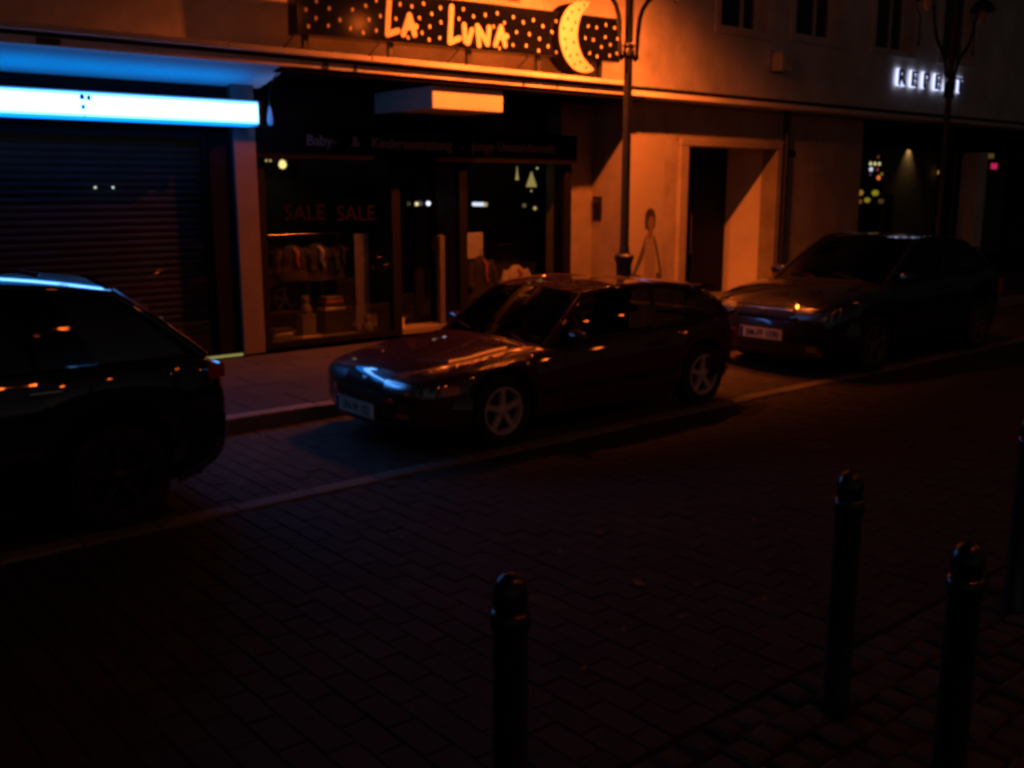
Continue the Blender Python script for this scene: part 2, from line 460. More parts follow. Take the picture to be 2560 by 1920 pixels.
dr = MB().box(DX0, DX0+.1, 10.75, 10.83, SIDE_Z, DZ+.05).box(DX1-.1, DX1, 10.75, 10.83, SIDE_Z, DZ+.05).box(DX0+.1, DX1-.1, 10.75, 10.83, 2.2, DZ+.05)\
    .box(12.85, 12.95, 10.75, 10.83, SIDE_Z, 2.2).box(DX0+.1, 12.85, 10.75, 10.83, SIDE_Z, .4).box(12.95, DX1-.1, 10.75, 10.83, SIDE_Z, 2.2).build('entrance_door', M_darkmetal, bld)
box('pane', M_glass, dr, DX0+.1, 12.85, 10.785, 10.795, .4, 2.2)
MB().tube([(12.78, 10.70, .85), (12.78, 10.70, 1.5)], .014).box(12.775, 12.785, 10.70, 10.75, .9, .92).box(12.775, 12.785, 10.70, 10.75, 1.43, 1.45).build('door_handle', M_chrome, dr, 40)
box('hall_back', M_intdark, bld, 11.2, 14.0, 12.3, 12.4, SIDE_Z, 2.9)
# downpipe
MB().tube([(13.93, YF-.06, SIDE_Z), (13.93, YF-.06, 3.09)], .045, 12).build('downpipe', M_castiron, bld, 40)
# wall right of the doorway, in stone panels
box('front_wall', M_gasket, bld, 13.995, 16.28, YF+.035, YF+.3, SIDE_Z, 3.10)
panels(13.99, 16.27, SIDE_Z, 3.095, .76, 1.0)
# ----- left shop: glazing and roller shutter
sh = MB().box(-14, 4.38, YS1, YS1+.06, SIDE_Z+.035, SIDE_Z+.10).box(-14, 4.38, YS1, YS1+.06, 2.40, 2.455).box(4.32, 4.375, YS1, YS1+.06, SIDE_Z+.10, 2.40).box(1.0, 1.06, YS1, YS1+.06, SIDE_Z+.10, 2.40).build('shop_window', M_darkmetal, bld)
box('pane', M_glass, sh, 1.06, 4.32, YS1+.02, YS1+.03, SIDE_Z+.10, 2.40)
box('pane', M_glass, sh, -14, 1.0, YS1+.02, YS1+.03, SIDE_Z+.10, 2.40)
z = SIDE_Z+.04; k = 0
M_shut = mat('shutter_slat', (0.07, 0.068, 0.066), 0.6, 0.0, noise=0.25, nscale=6)
slat = None
while z < 2.42:
    if slat is None:
        slat = MB().grid([[(x, y, zz) for y, zz in ((.016, 0), (.004, .012), (0, .035), (.004, .058), (.016, .068))] for x in (1.0, 4.37)]).mesh('shutter_slat', M_shut, 50)
    o = link('shutter_slat', slat, sh); o.location = (0, YS1+.14, z); z += .072; k += 1
box('shutter_backing', M_gasket, bld, -14, 4.38, YS1+.17, YS1+.19, SIDE_Z, 2.46)
# ----- baby shop: frames, glass, door, interior
fr = MB().box(4.97, 5.06, YS2-.02, YS2+.08, SIDE_Z, 2.22).box(5.06, 6.70, YS2-.02, YS2+.08, SIDE_Z, SIDE_Z+.06).box(6.70, 6.82, YS2-.02, YS2+.08, SIDE_Z, 2.22).build('display_window', M_darkmetal, bld)
box('pane', M_glass, fr, 5.06, 6.70, YS2+.02, YS2+.03, SIDE_Z+.06, 2.22)
fr = MB().box(7.72, 7.84, YS2-.02, YS2+.08, SIDE_Z, 2.22).box(7.84, 9.54, YS2-.02, YS2+.08, SIDE_Z, SIDE_Z+.06).box(9.54, 9.66, YS2-.02, YS2+.2, SIDE_Z, 2.22).build('display_window', M_darkmetal, bld)
box('pane', M_glass, fr, 7.84, 9.54, YS2+.02, YS2+.03, SIDE_Z+.06, 2.22)
fr = MB().box(6.83, 6.91, 10.72, 10.78, SIDE_Z, 2.2).box(7.63, 7.71, 10.72, 10.78, SIDE_Z, 2.2).box(6.91, 7.63, 10.72, 10.78, 2.12, 2.2).box(6.91, 7.63, 10.72, 10.78, SIDE_Z, .25).build('shop_door', M_darkmetal, bld)
box('pane', M_glass, fr, 6.91, 7.63, 10.745, 10.755, .25, 2.12)
MB().tube([(7.02, 10.68, .8), (7.02, 10.68, 1.5)], .013).box(7.015, 7.025, 10.68, 10.72, .84, .86).box(7.015, 7.025, 10.68, 10.72, 1.44, 1.46).build('door_handle', M_chrome, fr, 40)
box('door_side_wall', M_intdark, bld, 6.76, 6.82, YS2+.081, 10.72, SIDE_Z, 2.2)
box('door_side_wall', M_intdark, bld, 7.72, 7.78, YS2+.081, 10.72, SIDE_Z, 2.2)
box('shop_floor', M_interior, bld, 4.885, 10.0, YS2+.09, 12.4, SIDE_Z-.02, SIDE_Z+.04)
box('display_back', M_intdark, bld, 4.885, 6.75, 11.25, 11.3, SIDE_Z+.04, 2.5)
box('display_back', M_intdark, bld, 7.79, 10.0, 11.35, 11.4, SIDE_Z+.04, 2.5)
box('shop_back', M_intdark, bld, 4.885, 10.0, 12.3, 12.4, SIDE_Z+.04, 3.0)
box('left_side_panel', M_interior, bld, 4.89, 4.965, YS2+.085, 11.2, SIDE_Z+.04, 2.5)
# ----- right shop
box('shop_header', M_fascia, bld, 16.28, 32, 10.0, 10.1, 2.62, 3.095)
fr = MB().box(16.29, 16.38, 10.0, 10.08, SIDE_Z, 2.62).box(16.38, 19.9, 10.0, 10.08, SIDE_Z, .75).box(19.9, 20.02, 10.0, 10.08, SIDE_Z, 2.62).build('display_window', M_darkmetal, bld)
box('pane', M_glass, fr, 16.38, 19.9, 10.03, 10.04, .75, 2.62)
box('pillar', M_plaster, bld, 20.85, 21.25, 9.9, 10.4, SIDE_Z, 2.62, bevel=.008)
fr = MB().box(20.76, 20.84, 10.25, 10.32, SIDE_Z, 2.62).box(20.03, 20.11, 10.25, 10.32, SIDE_Z, 2.62).box(20.11, 20.76, 10.25, 10.32, SIDE_Z, .3).build('shop_door', M_darkmetal, bld)
box('pane', M_glass, fr, 20.11, 20.76, 10.28, 10.29, .3, 2.62)
fr = MB().box(21.26, 21.34, 10.0, 10.08, SIDE_Z, 2.62).box(21.34, 26, 10.0, 10.08, SIDE_Z, .5).box(22.6, 22.8, 10.0, 10.08, .5, 2.62).build('display_window', M_darkmetal, bld)
box('pane', M_glass, fr, 21.34, 22.6, 10.03, 10.04, .5, 2.62)
box('pane', M_glass, fr, 22.8, 26, 10.03, 10.04, .5, 2.62)
M_part = mat('partition', (0.32, 0.29, 0.24), 0.85, noise=0.12, nscale=3)
box('partition', M_part, bld, 18.45, 20.4, 10.55, 10.62, SIDE_Z, 2.95)
box('partition', M_part, bld, 22.0, 24.0, 10.75, 10.82, SIDE_Z, 2.95)
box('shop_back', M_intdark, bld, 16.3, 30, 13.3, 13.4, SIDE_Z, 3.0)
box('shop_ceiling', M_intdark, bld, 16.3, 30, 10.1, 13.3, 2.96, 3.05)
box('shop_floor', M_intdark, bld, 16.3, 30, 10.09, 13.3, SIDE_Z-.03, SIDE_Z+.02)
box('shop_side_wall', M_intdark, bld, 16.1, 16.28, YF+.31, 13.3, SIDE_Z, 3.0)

# ================================================================= STREET LAMPS
def street_lamp(loc, label, lit, power=0, side=1, arms=True):
    t = thing('street_lamp', label, 'street lamp', loc, 'twin armed street lamps')
    MB().lathe([(0, 0), (.12, 0), (.12, .10), (.095, .14), (.09, .9), (.105, .95), (.115, .97), (.115, 1.0), (.075, 1.03), (0, 1.03)], 0, 0, 0, 20).build('base', M_castiron, t, 40)
    MB().lathe([(.062, 1.0), (.060, 1.08), (.052, 1.12), (.047, 3.3), (.045, 4.5), (.05, 4.52), (.03, 4.58), (.035, 4.64), (0, 4.7)], 0, 0, 0, 16).build('post', M_castiron, t, 40)
    MB().lathe([(.05, 3.22), (.068, 3.24), (.068, 3.30), (.055, 3.32), (.065, 3.34), (.065, 3.36), (.048, 3.38)], 0, 0, 0, 16).build('collar', M_castiron, t, 40)
    for s in (-1, 1) if arms else ():
        P = [(.05, 3.27), (.12, 3.20), (.137, 3.22), (.140, 3.35), (.15, 3.52), (.172, 3.66), (.215, 3.76), (.29, 3.85), (.40, 3.935), (.52, 4.05), (.62, 4.25), (.70, 4.55), (.77, 4.78), (.83, 4.86), (.88, 4.86)]
        MB().tube([(s*a, 0, b) for a, b in P], [.02]*2+[.026]*8+[.022]*5, 10).build('arm', M_castiron, t, 50)
        sh_ = MB().lathe([(.02, 4.86), (.035, 4.84), (.04, 4.78), (.12, 4.74), (.19, 4.64), (.205, 4.60), (.20, 4.595), (.185, 4.63), (.115, 4.72), (.03, 4.76)], s*.88, 0, 0, 20).build('lamp_shade', M_castiron, t, 40)
        MB().lathe([(.06, 4.70), (.085, 4.62), (.085, 4.52), (.07, 4.45), (.04, 4.41), (0, 4.40)], s*.88, 0, 0, 14).build('bulb', (M_bulb_on if power > 100 else M_bulb_near) if lit else M_bulb_off, sh_, 60)
        MB().lathe([(.012, 4.37), (.012, 4.0), (.022, 3.97), (.016, 3.93), (0, 3.9)], s*.88, .10, 0, 8).build('pull_finial', M_castiron, sh_, 40)
        MB().tube([(s*.88, .19, 4.60), (s*.88, .16, 4.45), (s*.88, .10, 4.37)], .008, 6).build('finial_stay', M_castiron, sh_)
        if lit:
            ld = bpy.data.lights.new('lamp_light', 'SPOT'); ld.energy = power; ld.color = SODIUM
            ld.spot_size = R(152) if power > 100 else R(164); ld.spot_blend = 0.85; ld.shadow_soft_size = 0.045
            lo = bpy.data.objects.new('lamp_light', ld); C.objects.link(lo); lo.parent = t; lo.location = (s*.88, 0, 4.38); lo.rotation_euler = (R(32)*side, 0, 0)
    return t
M_bulb_on = emit('sodium_bulb', SODIUM, 14.0)
M_bulb_near = emit('sodium_bulb_near', SODIUM, 42.0)
M_bulb_off = mat('frosted_bulb', (0.4, 0.4, 0.38), 0.3)
street_lamp((8.555, 8.15, SIDE_Z), 'twin armed lamp post standing behind the red car, in front of the moon sign', True, 880)
street_lamp((15.95, 8.15, SIDE_Z), 'unlit lamp post farther right, crossing the white lit letters', False)
street_lamp((10.9, 0.0, 0.0), 'lit twin armed lamp post on the near side of the street', True, 2, 0.0)
street_lamp((3.5, -0.5, 0.0), 'lit twin armed lamp post right beside the photographer', True, 1, 0.0)

# ================================================================= SIGNS
# --- LA LUNA board
sg = thing('moon_sign', 'long black sign board with yellow dots, painted letters and a crescent moon', 'sign')
SY = 9.60
KS = SY/9.10
def sc(p): return (p[0]*KS, 1.9+(p[1]-1.9)*KS)
M_board = mat('sign_black_gloss', (0.005, 0.005, 0.006), 0.095, noise=0.3, nscale=3, coat=0.0)
M_yel = mat('sign_yellow', (0.80, 0.72, 0.50), 0.6, noise=0.06, nscale=20)
M_letter = mat('sign_letter', (0.70, 0.66, 0.56), 0.6, noise=0.05, nscale=20)
M_moon = mat('moon_face', (0.62, 0.60, 0.55), 0.45, noise=0.05, nscale=15)
q4 = [sc(p) for p in ((4.915, 3.37), (9.40, 3.44), (9.40, 3.955), (4.915, 3.85))]
MB().add([(a, SY, b) for a, b in q4]+[(a, SY+.2, b) for a, b in q4],
         [(0,1,2,3), (4,5,6,7), (0,1,5,4), (1,2,6,5), (2,3,7,6), (3,0,4,7)]).build('board', M_board, sg, bevel=.008)
DOTS = [(5.128, 3.688), (5.014, 3.599), (5.27, 3.638), (5.122, 3.531), (5.037, 3.448), (5.258, 3.474), (5.391, 3.542), (5.536, 3.654), (5.69, 3.706), (5.816, 3.772), (5.729, 3.579), (5.51, 3.473), (5.66, 3.447), (5.815, 3.482), (5.865, 3.628), (6.105, 3.767), (6.251, 3.763), (6.402, 3.806), (6.054, 3.621), (6.351, 3.658), (6.507, 3.715), (6.619, 3.789), (6.482, 3.584), (6.628, 3.641), (6.205, 3.449), (6.384, 3.513), (6.477, 3.452), (6.616, 3.483), (6.927, 3.807), (6.87, 3.702), (7.068, 3.749), (7.232, 3.78), (7.403, 3.815), (7.638, 3.798), (7.51, 3.725), (7.354, 3.668), (7.788, 3.758), (7.939, 3.797), (8.087, 3.745), (8.294, 3.819), (7.689, 3.642), (7.885, 3.637), (8.23, 3.695), (8.043, 3.602), (8.32, 3.605), (7.642, 3.498), (7.844, 3.507), (7.445, 3.446), (8.036, 3.469), (8.181, 3.53), (8.315, 3.473), (8.818, 3.814), (8.962, 3.815), (9.117, 3.859), (9.271, 3.84), (8.78, 3.675), (8.915, 3.667), (9.116, 3.717), (9.212, 3.636), (9.33, 3.716), (9.056, 3.596), (8.861, 3.509), (8.99, 3.482), (9.206, 3.508), (9.33, 3.544),
        (5.45, 3.78), (5.25, 3.79), (5.02, 3.76)]
for dx, dz in map(sc, DOTS):
    disc(MB(), dx, dz, .0145, .022, SY-.006, SY-.0005, 10, tilt=random.uniform(-.2, .5)).build('dot', M_yel, sg)
LET = {'letter_l': [[(5.972, 3.83), (5.956, 3.611), (5.948, 3.458), (6.074, 3.502)]], 'letter_a': [[(6.144, 3.476), (6.22, 3.671), (6.287, 3.485)], [(6.181, 3.55), (6.30, 3.566)]],
       'letter_l.001': [[(6.766, 3.814), (6.748, 3.449), (6.876, 3.5)]], 'letter_u': [[(6.939, 3.643), (6.957, 3.482), (6.997, 3.465), (7.046, 3.602)]],
       'letter_n': [[(7.15, 3.455), (7.121, 3.651), (7.269, 3.478), (7.287, 3.651)]], 'letter_a.001': [[(7.384, 3.478), (7.456, 3.673), (7.524, 3.484)], [(7.413, 3.559), (7.544, 3.584)]]}
for nm, ss in LET.items():
    mb = MB(); d = 0
    for s in ss: stroke(mb, [sc(p) for p in s], .032, SY-.010-d, SY-.001); d += .003
    mb.build(nm.split('.')[0], M_letter, sg)
MO = [(8.759, 4.07), (8.646, 4.074), (8.504, 4.036), (8.379, 3.936), (8.303, 3.798), (8.287, 3.655), (8.315, 3.526), (8.387, 3.4), (8.516, 3.298), (8.662, 3.264), (8.792, 3.279), (8.858, 3.312)]
MI = [(8.757, 3.373), (8.658, 3.455), (8.591, 3.583), (8.573, 3.692), (8.595, 3.827), (8.657, 3.954), (8.768, 4.054)]
MO, MI = [sc(p) for p in MO], [sc(p) for p in MI]
def smooth_poly(p, n=4):
    out = []
    for i in range(len(p)-1):
        p0, p1, p2, p3 = p[max(i-1, 0)], p[i], p[i+1], p[min(i+2, len(p)-1)]
        for k in range(n):
            t = k/n
            out.append(tuple(0.5*((2*p1[c])+(-p0[c]+p2[c])*t+(2*p0[c]-5*p1[c]+4*p2[c]-p3[c])*t*t+(-p0[c]+3*p1[c]-3*p2[c]+p3[c])*t**3) for c in (0, 1)))
    return out+[p[-1]]
cres = smooth_poly(MO)+smooth_poly(MI)
def crescent(mb, y0, y1, scale=1.0):
    a, b = smooth_poly(MO, 6), list(reversed(smooth_poly(MI, 11)))
    n = min(len(a), len(b))
    ia = [a[round(i*(len(a)-1)/(n-1))] for i in range(n)]; ib = [b[round(i*(len(b)-1)/(n-1))] for i in range(n)]
    mb.grid([[(p[0], y0, p[1]), (q[0], y0, q[1])] for p, q in zip(ia, ib)])
    mb.grid([[(p[0], y1, p[1]), (q[0], y1, q[1])] for p, q in zip(ia, ib)])
    ring = ia+list(reversed(ib))
    mb.grid([[(p[0], y0, p[1]), (p[0], y1, p[1])] for p in ring], close_u=True)
    return mb
mbox = crescent(MB(), SY-.088, SY+.19).build('moon_box', M_fascia, sg)
mo = crescent(MB(), SY-.10, SY-.089).build('moon', M_moon, sg)
for px, pz in [(8.677, 4.033), (8.59, 3.972), (8.475, 3.932), (8.413, 3.85), (8.534, 3.822), (8.346, 3.736), (8.475, 3.734), (8.374, 3.619), (8.514, 3.595), (8.388, 3.515), (8.572, 3.461), (8.456, 3.436), (8.625, 3.379), (8.529, 3.344), (8.721, 3.321)]:
    px, pz = sc((px, pz))
    mb = MB(); pl = []
    for k in range(10):
        a = math.pi*2*k/10+.3; r = .024 if k % 2 == 0 else .010
        pl.append((px+r*math.cos(a), pz+r*1.1*math.sin(a)))
    mb.prism(pl, SY-.104, SY-.1005); mb.build('star', M_ink, mo)
for lx in (5.33, 6.38, 7.47, 8.56, 9.64):
    zb_ = sc((4.915, 3.37))[1]+(lx-5.18)*.0164
    box('support_leg', M_castiron, sg, lx-.03, lx+.03, SY+.08, SY+.13, 3.264, zb_+.02)
    MB().tube([(lx-.14, SY+.5, 3.264), (lx-.09, SY+.16, zb_+.01)], .007, 6).build('brace', M_castiron, sg)
box('foot_plate', M_castiron, sg, 5.15, 5.55, SY-.1, SY+.16, 3.2635, 3.30)
for o in sg.children:      # the board leans a little towards the street
    if o.name.split('.')[0] in ('board', 'dot', 'letter_l', 'letter_a', 'letter_u', 'letter_n'):
        for v in o.data.vertices: v.co.y -= (v.co.z-3.45)*.042
# --- blue white light box over the left shop
lb = thing('light_box', 'long glowing bluish white light box above the shuttered shop', 'light box')
M_lb = emit('cold_tube_light', (1.05, 4.6, 14.0), 1.0)
nt_ = M_lb.node_tree; geo_ = nt_.nodes.new('ShaderNodeNewGeometry'); sep_ = nt_.nodes.new('ShaderNodeSeparateXYZ')
nt_.links.new(geo_.outputs['Position'], sep_.inputs[0])
mz_ = nt_.nodes.new('ShaderNodeMapRange'); mz_.inputs[1].default_value = 2.535; mz_.inputs[2].default_value = 2.752   # tubes sit in the middle of the box height
nt_.links.new(sep_.outputs[2], mz_.inputs[0])
rp_ = nt_.nodes.new('ShaderNodeValToRGB'); e_ = rp_.color_ramp.elements
e_[0].position = 0.0; e_[0].color = (.004, .05, .20, 1); e_[1].position = 1.0; e_[1].color = (.004, .05, .20, 1)
for p_, c_ in ((.06, (.03, .13, .34, 1)), (.15, (.078, .24, .62, 1)), (.85, (.078, .24, .62, 1)), (.94, (.03, .13, .34, 1))):
    k_ = e_.new(p_); k_.color = c_
nt_.links.new(mz_.outputs[0], rp_.inputs[0])
nt_.links.new(rp_.outputs[0], nt_.nodes['Principled BSDF'].inputs['Emission Color'])
nt_.nodes['Principled BSDF'].inputs['Emission Strength'].default_value = 14.0
M_lb_end = emit('cold_end_light', (0.05, 0.5, 2.4), 1.0)
box('diffuser', M_lb, lb, 0.2, 4.74, 9.66, 9.664, 2.535, 2.752)
MB().box(.2, 4.74, 9.702, 9.92, 2.745, 2.7515).build('top_panel', emit('cold_top_light', (0.0, 0.75, 2.9), 1.0), lb)
box('light_baffle', M_black, lb, .2, 4.74, 9.585, 9.701, 2.753, 2.762)  # added visor, keeps the diffuser's light off the soffit
MB().box(.2, 4.74, 9.67, 9.92, 2.5235, 2.529).build('bottom_panel', emit('cold_bottom_light', (0.0, 0.6, 2.6), 1.0), lb)
box('end_cap', M_black, lb, 4.742, 4.775, 9.65, 9.93, 2.525, 2.76, bevel=.004)
box('end_fill', emit('cold_end_fill', (1.6, 3.2, 8.0), 1.0), lb, 4.776, 4.779, 9.67, 9.90, 2.54, 2.745)  # added glowing sheet, unseen, brightens the side of the white box sign
box('housing', M_black, lb, .2, 4.74, 9.665, 9.93, 2.53, 2.744)
box('joint', M_black, lb, 3.03, 3.037, 9.656, 9.659, 2.53, 2.556)
for (a, b, c, d) in ((3.00, 3.045, 2.685, 2.735), (3.062, 3.10, 2.68, 2.73), (3.008, 3.045, 2.60, 2.645)):
    MB().prism([(a, c), (b, c), (b, d-.012), (b-.012, d), (a+.012, d), (a, d-.012)], 9.652, 9.6555).build('logo_petal', mat('logo_purple', (0.22, 0.03, 0.2), 0.6), lb)
for x in (1.0, 4.4): box('bracket', M_black, lb, x, x+.05, 9.93, YS1, 2.62, 2.66)
# --- little blue lamp at the end of the light box
bl = thing('wall_lamp', 'small blue lit lamp hanging on a cable beside the light box', 'lamp')
MB().lathe([(0, 0), (.022, .01), (.028, .06), (.02, .12), (.01, .19), (0, .2)], 4.90, 9.72, 2.53, 12).build('lamp_body', emit('blue_lamp', (0.01, 0.12, 0.45), 1.0), bl, 50)
MB().tube([(4.90, 9.72, 2.73), (4.905, 9.72, 2.85), (4.93, 9.66, 3.0), (4.95, 9.62, 3.05)], .006, 6).build('cable', M_black, bl)
# --- white box sign under the ledge
ws = thing('box_sign', 'blank white box sign hanging under the ledge over the baby shop door', 'sign')
M_white = mat('white_acrylic', (0.72, 0.70, 0.68), 0.5, noise=0.04)
box('box_body', M_white, ws, 6.80, 7.83, 9.50, 10.72, 2.785, 3.035, bevel=.008)
for x in (7.0, 7.6): box('hanger', M_castiron, ws, x, x+.04, 9.7, 9.74, 3.035, 3.05)
# --- shop lettering on the dark board
lt = thing('shop_lettering', 'grey lettering on the dark board above the baby shop windows', 'lettering')
M_grey = mat('lettering_grey', (0.30, 0.27, 0.28), 0.6)
LY = YS2-.125
text_obj('word', 'Baby-', .17, M_grey, lt, (5.72, LY, 2.415), align='CENTER')
text_obj('word', '&', .17, M_grey, lt, (6.16, LY, 2.415))
text_obj('word', 'Kinderausstattung', .17, M_grey, lt, (6.95, LY, 2.41), sx=.93)
text_obj('dash', '-', .17, M_grey, lt, (7.70, LY, 2.41))
text_obj('word', 'junge', .17, M_grey, lt, (8.02, LY, 2.41))
text_obj('word', 'Umstandsmode', .17, M_grey, lt, (8.75, LY, 2.41), sx=.93)
# --- backlit letters on the right
rl = thing('backlit_letters', 'dark letters with a white glowing edge, half hidden by the far lamp post', 'lettering')
M_blue_l = mat('letter_blue', (0.01, 0.012, 0.12), 0.4)
M_halo = emit('halo_light', (1.1, 1.2, 1.9), 1.0)
for i, ch in enumerate('REPEAT'):
    cx = 17.88+i*.445
    a = text_obj('letter', ch, .39, M_blue_l, rl, (cx, 10.06, 3.90), extr=.016, offset=.006, sx=1.15)
    text_obj('halo', ch, .39, M_halo, a, (cx, 10.10, 3.90), extr=.004, offset=.022, sx=1.15)
# --- SALE letters on the glass
sl = thing('sale_lettering', 'red SALE SALE letters stuck on the display window', 'lettering')
M_sale = mat('sale_red', (0.016, 0.009, 0.011), 0.9, spec=0.0)
text_obj('word', 'SALE', .25, M_sale, sl, (5.55, YS2+.012, 1.62), extr=.002)
text_obj('word', 'SALE', .25, M_sale, sl, (6.22, YS2+.012, 1.60), extr=.002)
# --- alarm box
ab = thing('alarm_box', 'small plain alarm box on the upper wall right of the lamp post', 'box')
box('cover', M_plaster, ab, 13.98, 14.25, YU-.21, YU-.002, 3.75, 4.05, bevel=.008)
box('back_plate', M_castiron, ab, 13.96, 14.27, YU-.0018, YU-.0002, 3.73, 4.07)
# --- intercom on the reveal
ic = thing('letter_box', 'dark flat letter box on the orange lit reveal left of the lamp post', 'letter box')
box('body', M_darkmetal, ic, 10.235, 10.268, 10.24, 10.40, 1.46, 1.78, bevel=.004)
box('flap', M_castiron, ic, 10.229, 10.234, 10.255, 10.385, 1.69, 1.75)
# --- house number
hn = thing('number_plate_sign', 'small dark plate on the wall just right of the doorway', 'plate')
box('plate', M_fascia, hn, 14.06, 14.24, YF-.02, YF-.001, 2.40, 2.50, bevel=.004)
box('rim', M_castiron, hn, 14.075, 14.225, YF-.024, YF-.0205, 2.413, 2.487)
# --- poster of a child on the panel
ps = thing('poster', 'wall poster of a dark haired child between lamp post and doorway', 'poster')
M_paper = mat('poster_paper', (0.36, 0.33, 0.29), 0.7, noise=0.05, nscale=6)
M_hair = mat('print_hair', (0.035, 0.028, 0.025), 0.7, noise=0.3, nscale=30)
M_skin = mat('print_skin', (0.17, 0.12, 0.095), 0.7, noise=0.12, nscale=20)
M_jacket = mat('print_grey', (0.085, 0.078, 0.07), 0.7, noise=0.25, nscale=14)
M_shirt = mat('print_shirt', (0.25, 0.22, 0.19), 0.7, noise=0.1, nscale=14)
PYf = YF-.006
box('sheet', M_paper, ps, 10.30, 11.08, PYf, YF-.001, .50, 2.6)
def flat(name, pts, m, lay): MB().prism(smooth_poly(pts+[pts[0]], 3)[:-1], PYf-.001*lay-.001, PYf-.001*lay-.0002).build(name, m, ps)
flat('left_sleeve', [(10.715, 1.24), (10.64, 1.06), (10.53, .84), (10.43, .66), (10.48, .64), (10.60, .80), (10.69, .96), (10.745, 1.18)], M_jacket, 1)
flat('right_sleeve', [(10.875, 1.22), (10.93, 1.02), (10.985, .84), (11.03, .68), (11.07, .70), (11.02, .88), (10.965, 1.08), (10.905, 1.22)], M_jacket, 1)
flat('torso', [(10.725, 1.24), (10.70, 1.02), (10.70, .78), (10.72, .62), (10.90, .62), (10.93, .80), (10.91, 1.02), (10.875, 1.24), (10.80, 1.27)], M_shirt, 2)
flat('neck', [(10.765, 1.33), (10.75, 1.22), (10.80, 1.17), (10.855, 1.22), (10.845, 1.33)], M_skin, 3)
flat('hair', [(10.70, 1.33), (10.685, 1.45), (10.70, 1.55), (10.755, 1.605), (10.83, 1.61), (10.89, 1.56), (10.91, 1.46), (10.895, 1.34), (10.80, 1.30)], M_hair, 4)
flat('face', [(10.75, 1.42), (10.755, 1.35), (10.81, 1.285), (10.87, 1.34), (10.885, 1.43), (10.85, 1.50), (10.79, 1.49)], M_skin, 5)
flat('hand', [(10.40, .60), (10.42, .67), (10.56, .68), (10.66, .62), (10.60, .56), (10.46, .55)], M_jacket, 3)
flat('hand', [(10.95, .60), (10.96, .68), (11.06, .69), (11.07, .58), (11.0, .56)], M_jacket, 3)
# --- yellow shop light leaking under the shutter, put in as a glowing strip
yl = tag(box('threshold_leak', emit('threshold_glow', (0.26, 0.24, 0.06), 1.0), None, 4.00, 4.60, YP-.03, YP-.01, SIDE_Z+.005, SIDE_Z+.027), 'pale yellow glow for shop light leaking out at the foot of the shuttered shop', 'light strip')

# ================================================================= SHOP WINDOW DISPLAYS
M_cloth1 = mat('cloth_pale', (0.70, 0.62, 0.56), 0.9, noise=0.15, nscale=12, bump=.3, bscale=25)
M_cloth2 = mat('cloth_dark', (0.06, 0.055, 0.06), 0.9, noise=0.3, nscale=12, bump=.3, bscale=25)
M_cloth3 = mat('cloth_red', (0.50, 0.16, 0.12), 0.9, noise=0.2, nscale=12, bump=.3, bscale=25)
def garment(label, x, y, z0, h, wd, m, m2, group):
    t = thing('hanging_jacket', label, 'jacket', (x, y, z0), group)
    mb = MB(); rows = []
    for k in range(7):
        f = k/6; hw = wd*(.52-.12*f+.10*(1-f)*math.sin(f*9)) if k < 5 else wd*(.40 if k == 5 else .12)
        rows.append([(hw*math.cos(a)+.01*math.sin(3*a+k), .09*math.sin(a)*(1 if k < 6 else .4), f*h) for a in [2*math.pi*j/14 for j in range(14)]])
    mb.grid(rows, close_v=True); mb.build('torso', m, t, 60)
    for s in (-1, 1):
        MB().tube([(s*wd*.38, 0, h*.86), (s*wd*.52, -.02, h*.6), (s*wd*.56, -.05, h*.25)], [.05, .055, .045], 10).build('sleeve', m, t, 60)
    MB().tube([(-.03, -.085, h*.92), (.02, -.10, h*.8), (.0, -.105, h*.55), (.035, -.10, h*.38)], [.018, .03, .026, .02], 8).build('scarf', m2, t, 60)
    MB().tube([(0, 0, h), (0, 0, h+.06), (.02, 0, h+.09), (.035, 0, h+.07)], .005, 6).build('hanger_hook', M_chrome, t)
    return t
G1 = 'baby clothes hung in the display window'
garment('dark little jacket with pale front hung left in the baby shop window', 5.62, 10.75, .82, .42, .42, M_cloth2, M_cloth3, G1)
garment('dark jacket with a pale scarf in the middle of the left display window', 5.98, 10.80, .80, .45, .44, M_cloth2, M_cloth1, G1)
garment('dark jacket at the right end of the clothes rail in the left window', 6.30, 10.85, .80, .45, .42, M_cloth2, M_cloth2, G1)
rl_ = thing('clothes_rail', 'thin clothes rail behind the SALE letters', 'rail')
MB().tube([(5.2, 10.8, 1.36), (6.55, 10.8, 1.36)], .012, 8).build('bar', M_chrome, rl_, 50)
for x in (5.2, 6.55): MB().tube([(x, 10.8, SIDE_Z+.04), (x, 10.8, 1.36)], .012, 8).build('upright', M_chrome, rl_, 50)
garment('dark child coat with pale lapels left in the right display window', 8.36, 10.62, .45, .55, .40, M_cloth2, M_cloth3, 'coats on stands in the right display window')
garment('pale coat with a red scarf at the front of the right display window', 8.98, 10.62, .30, .55, .44, M_cloth1, M_cloth3, 'coats on stands in the right display window')
for lbl, x in (('slim stand under the dark coat in the right window', 8.36), ('slim stand under the pale coat in the right window', 8.98)):
    st = thing('display_stand', lbl, 'stand', (x, 10.62, SIDE_Z+.041), 'stands in the right display window')
    MB().lathe([(0, 0), (.13, 0), (.13, .015), (.015, .03), (.012, .45), (0, .45)], 0, 0, 0, 14).build('stand_pole', M_chrome, st, 40)
tag(box('pale_board', M_cloth1, None, 8.15, 8.62, 10.9, 10.92, .95, 1.30), 'pale blank panel at the back of the right display window', 'panel')
cu = MB(); rows = []
for k in range(40):
    x = k/39*.20; rows.append([(6.40+x, 10.62+.012*math.sin(k*1.3), zz) for zz in (SIDE_Z+.05, 1.35)])
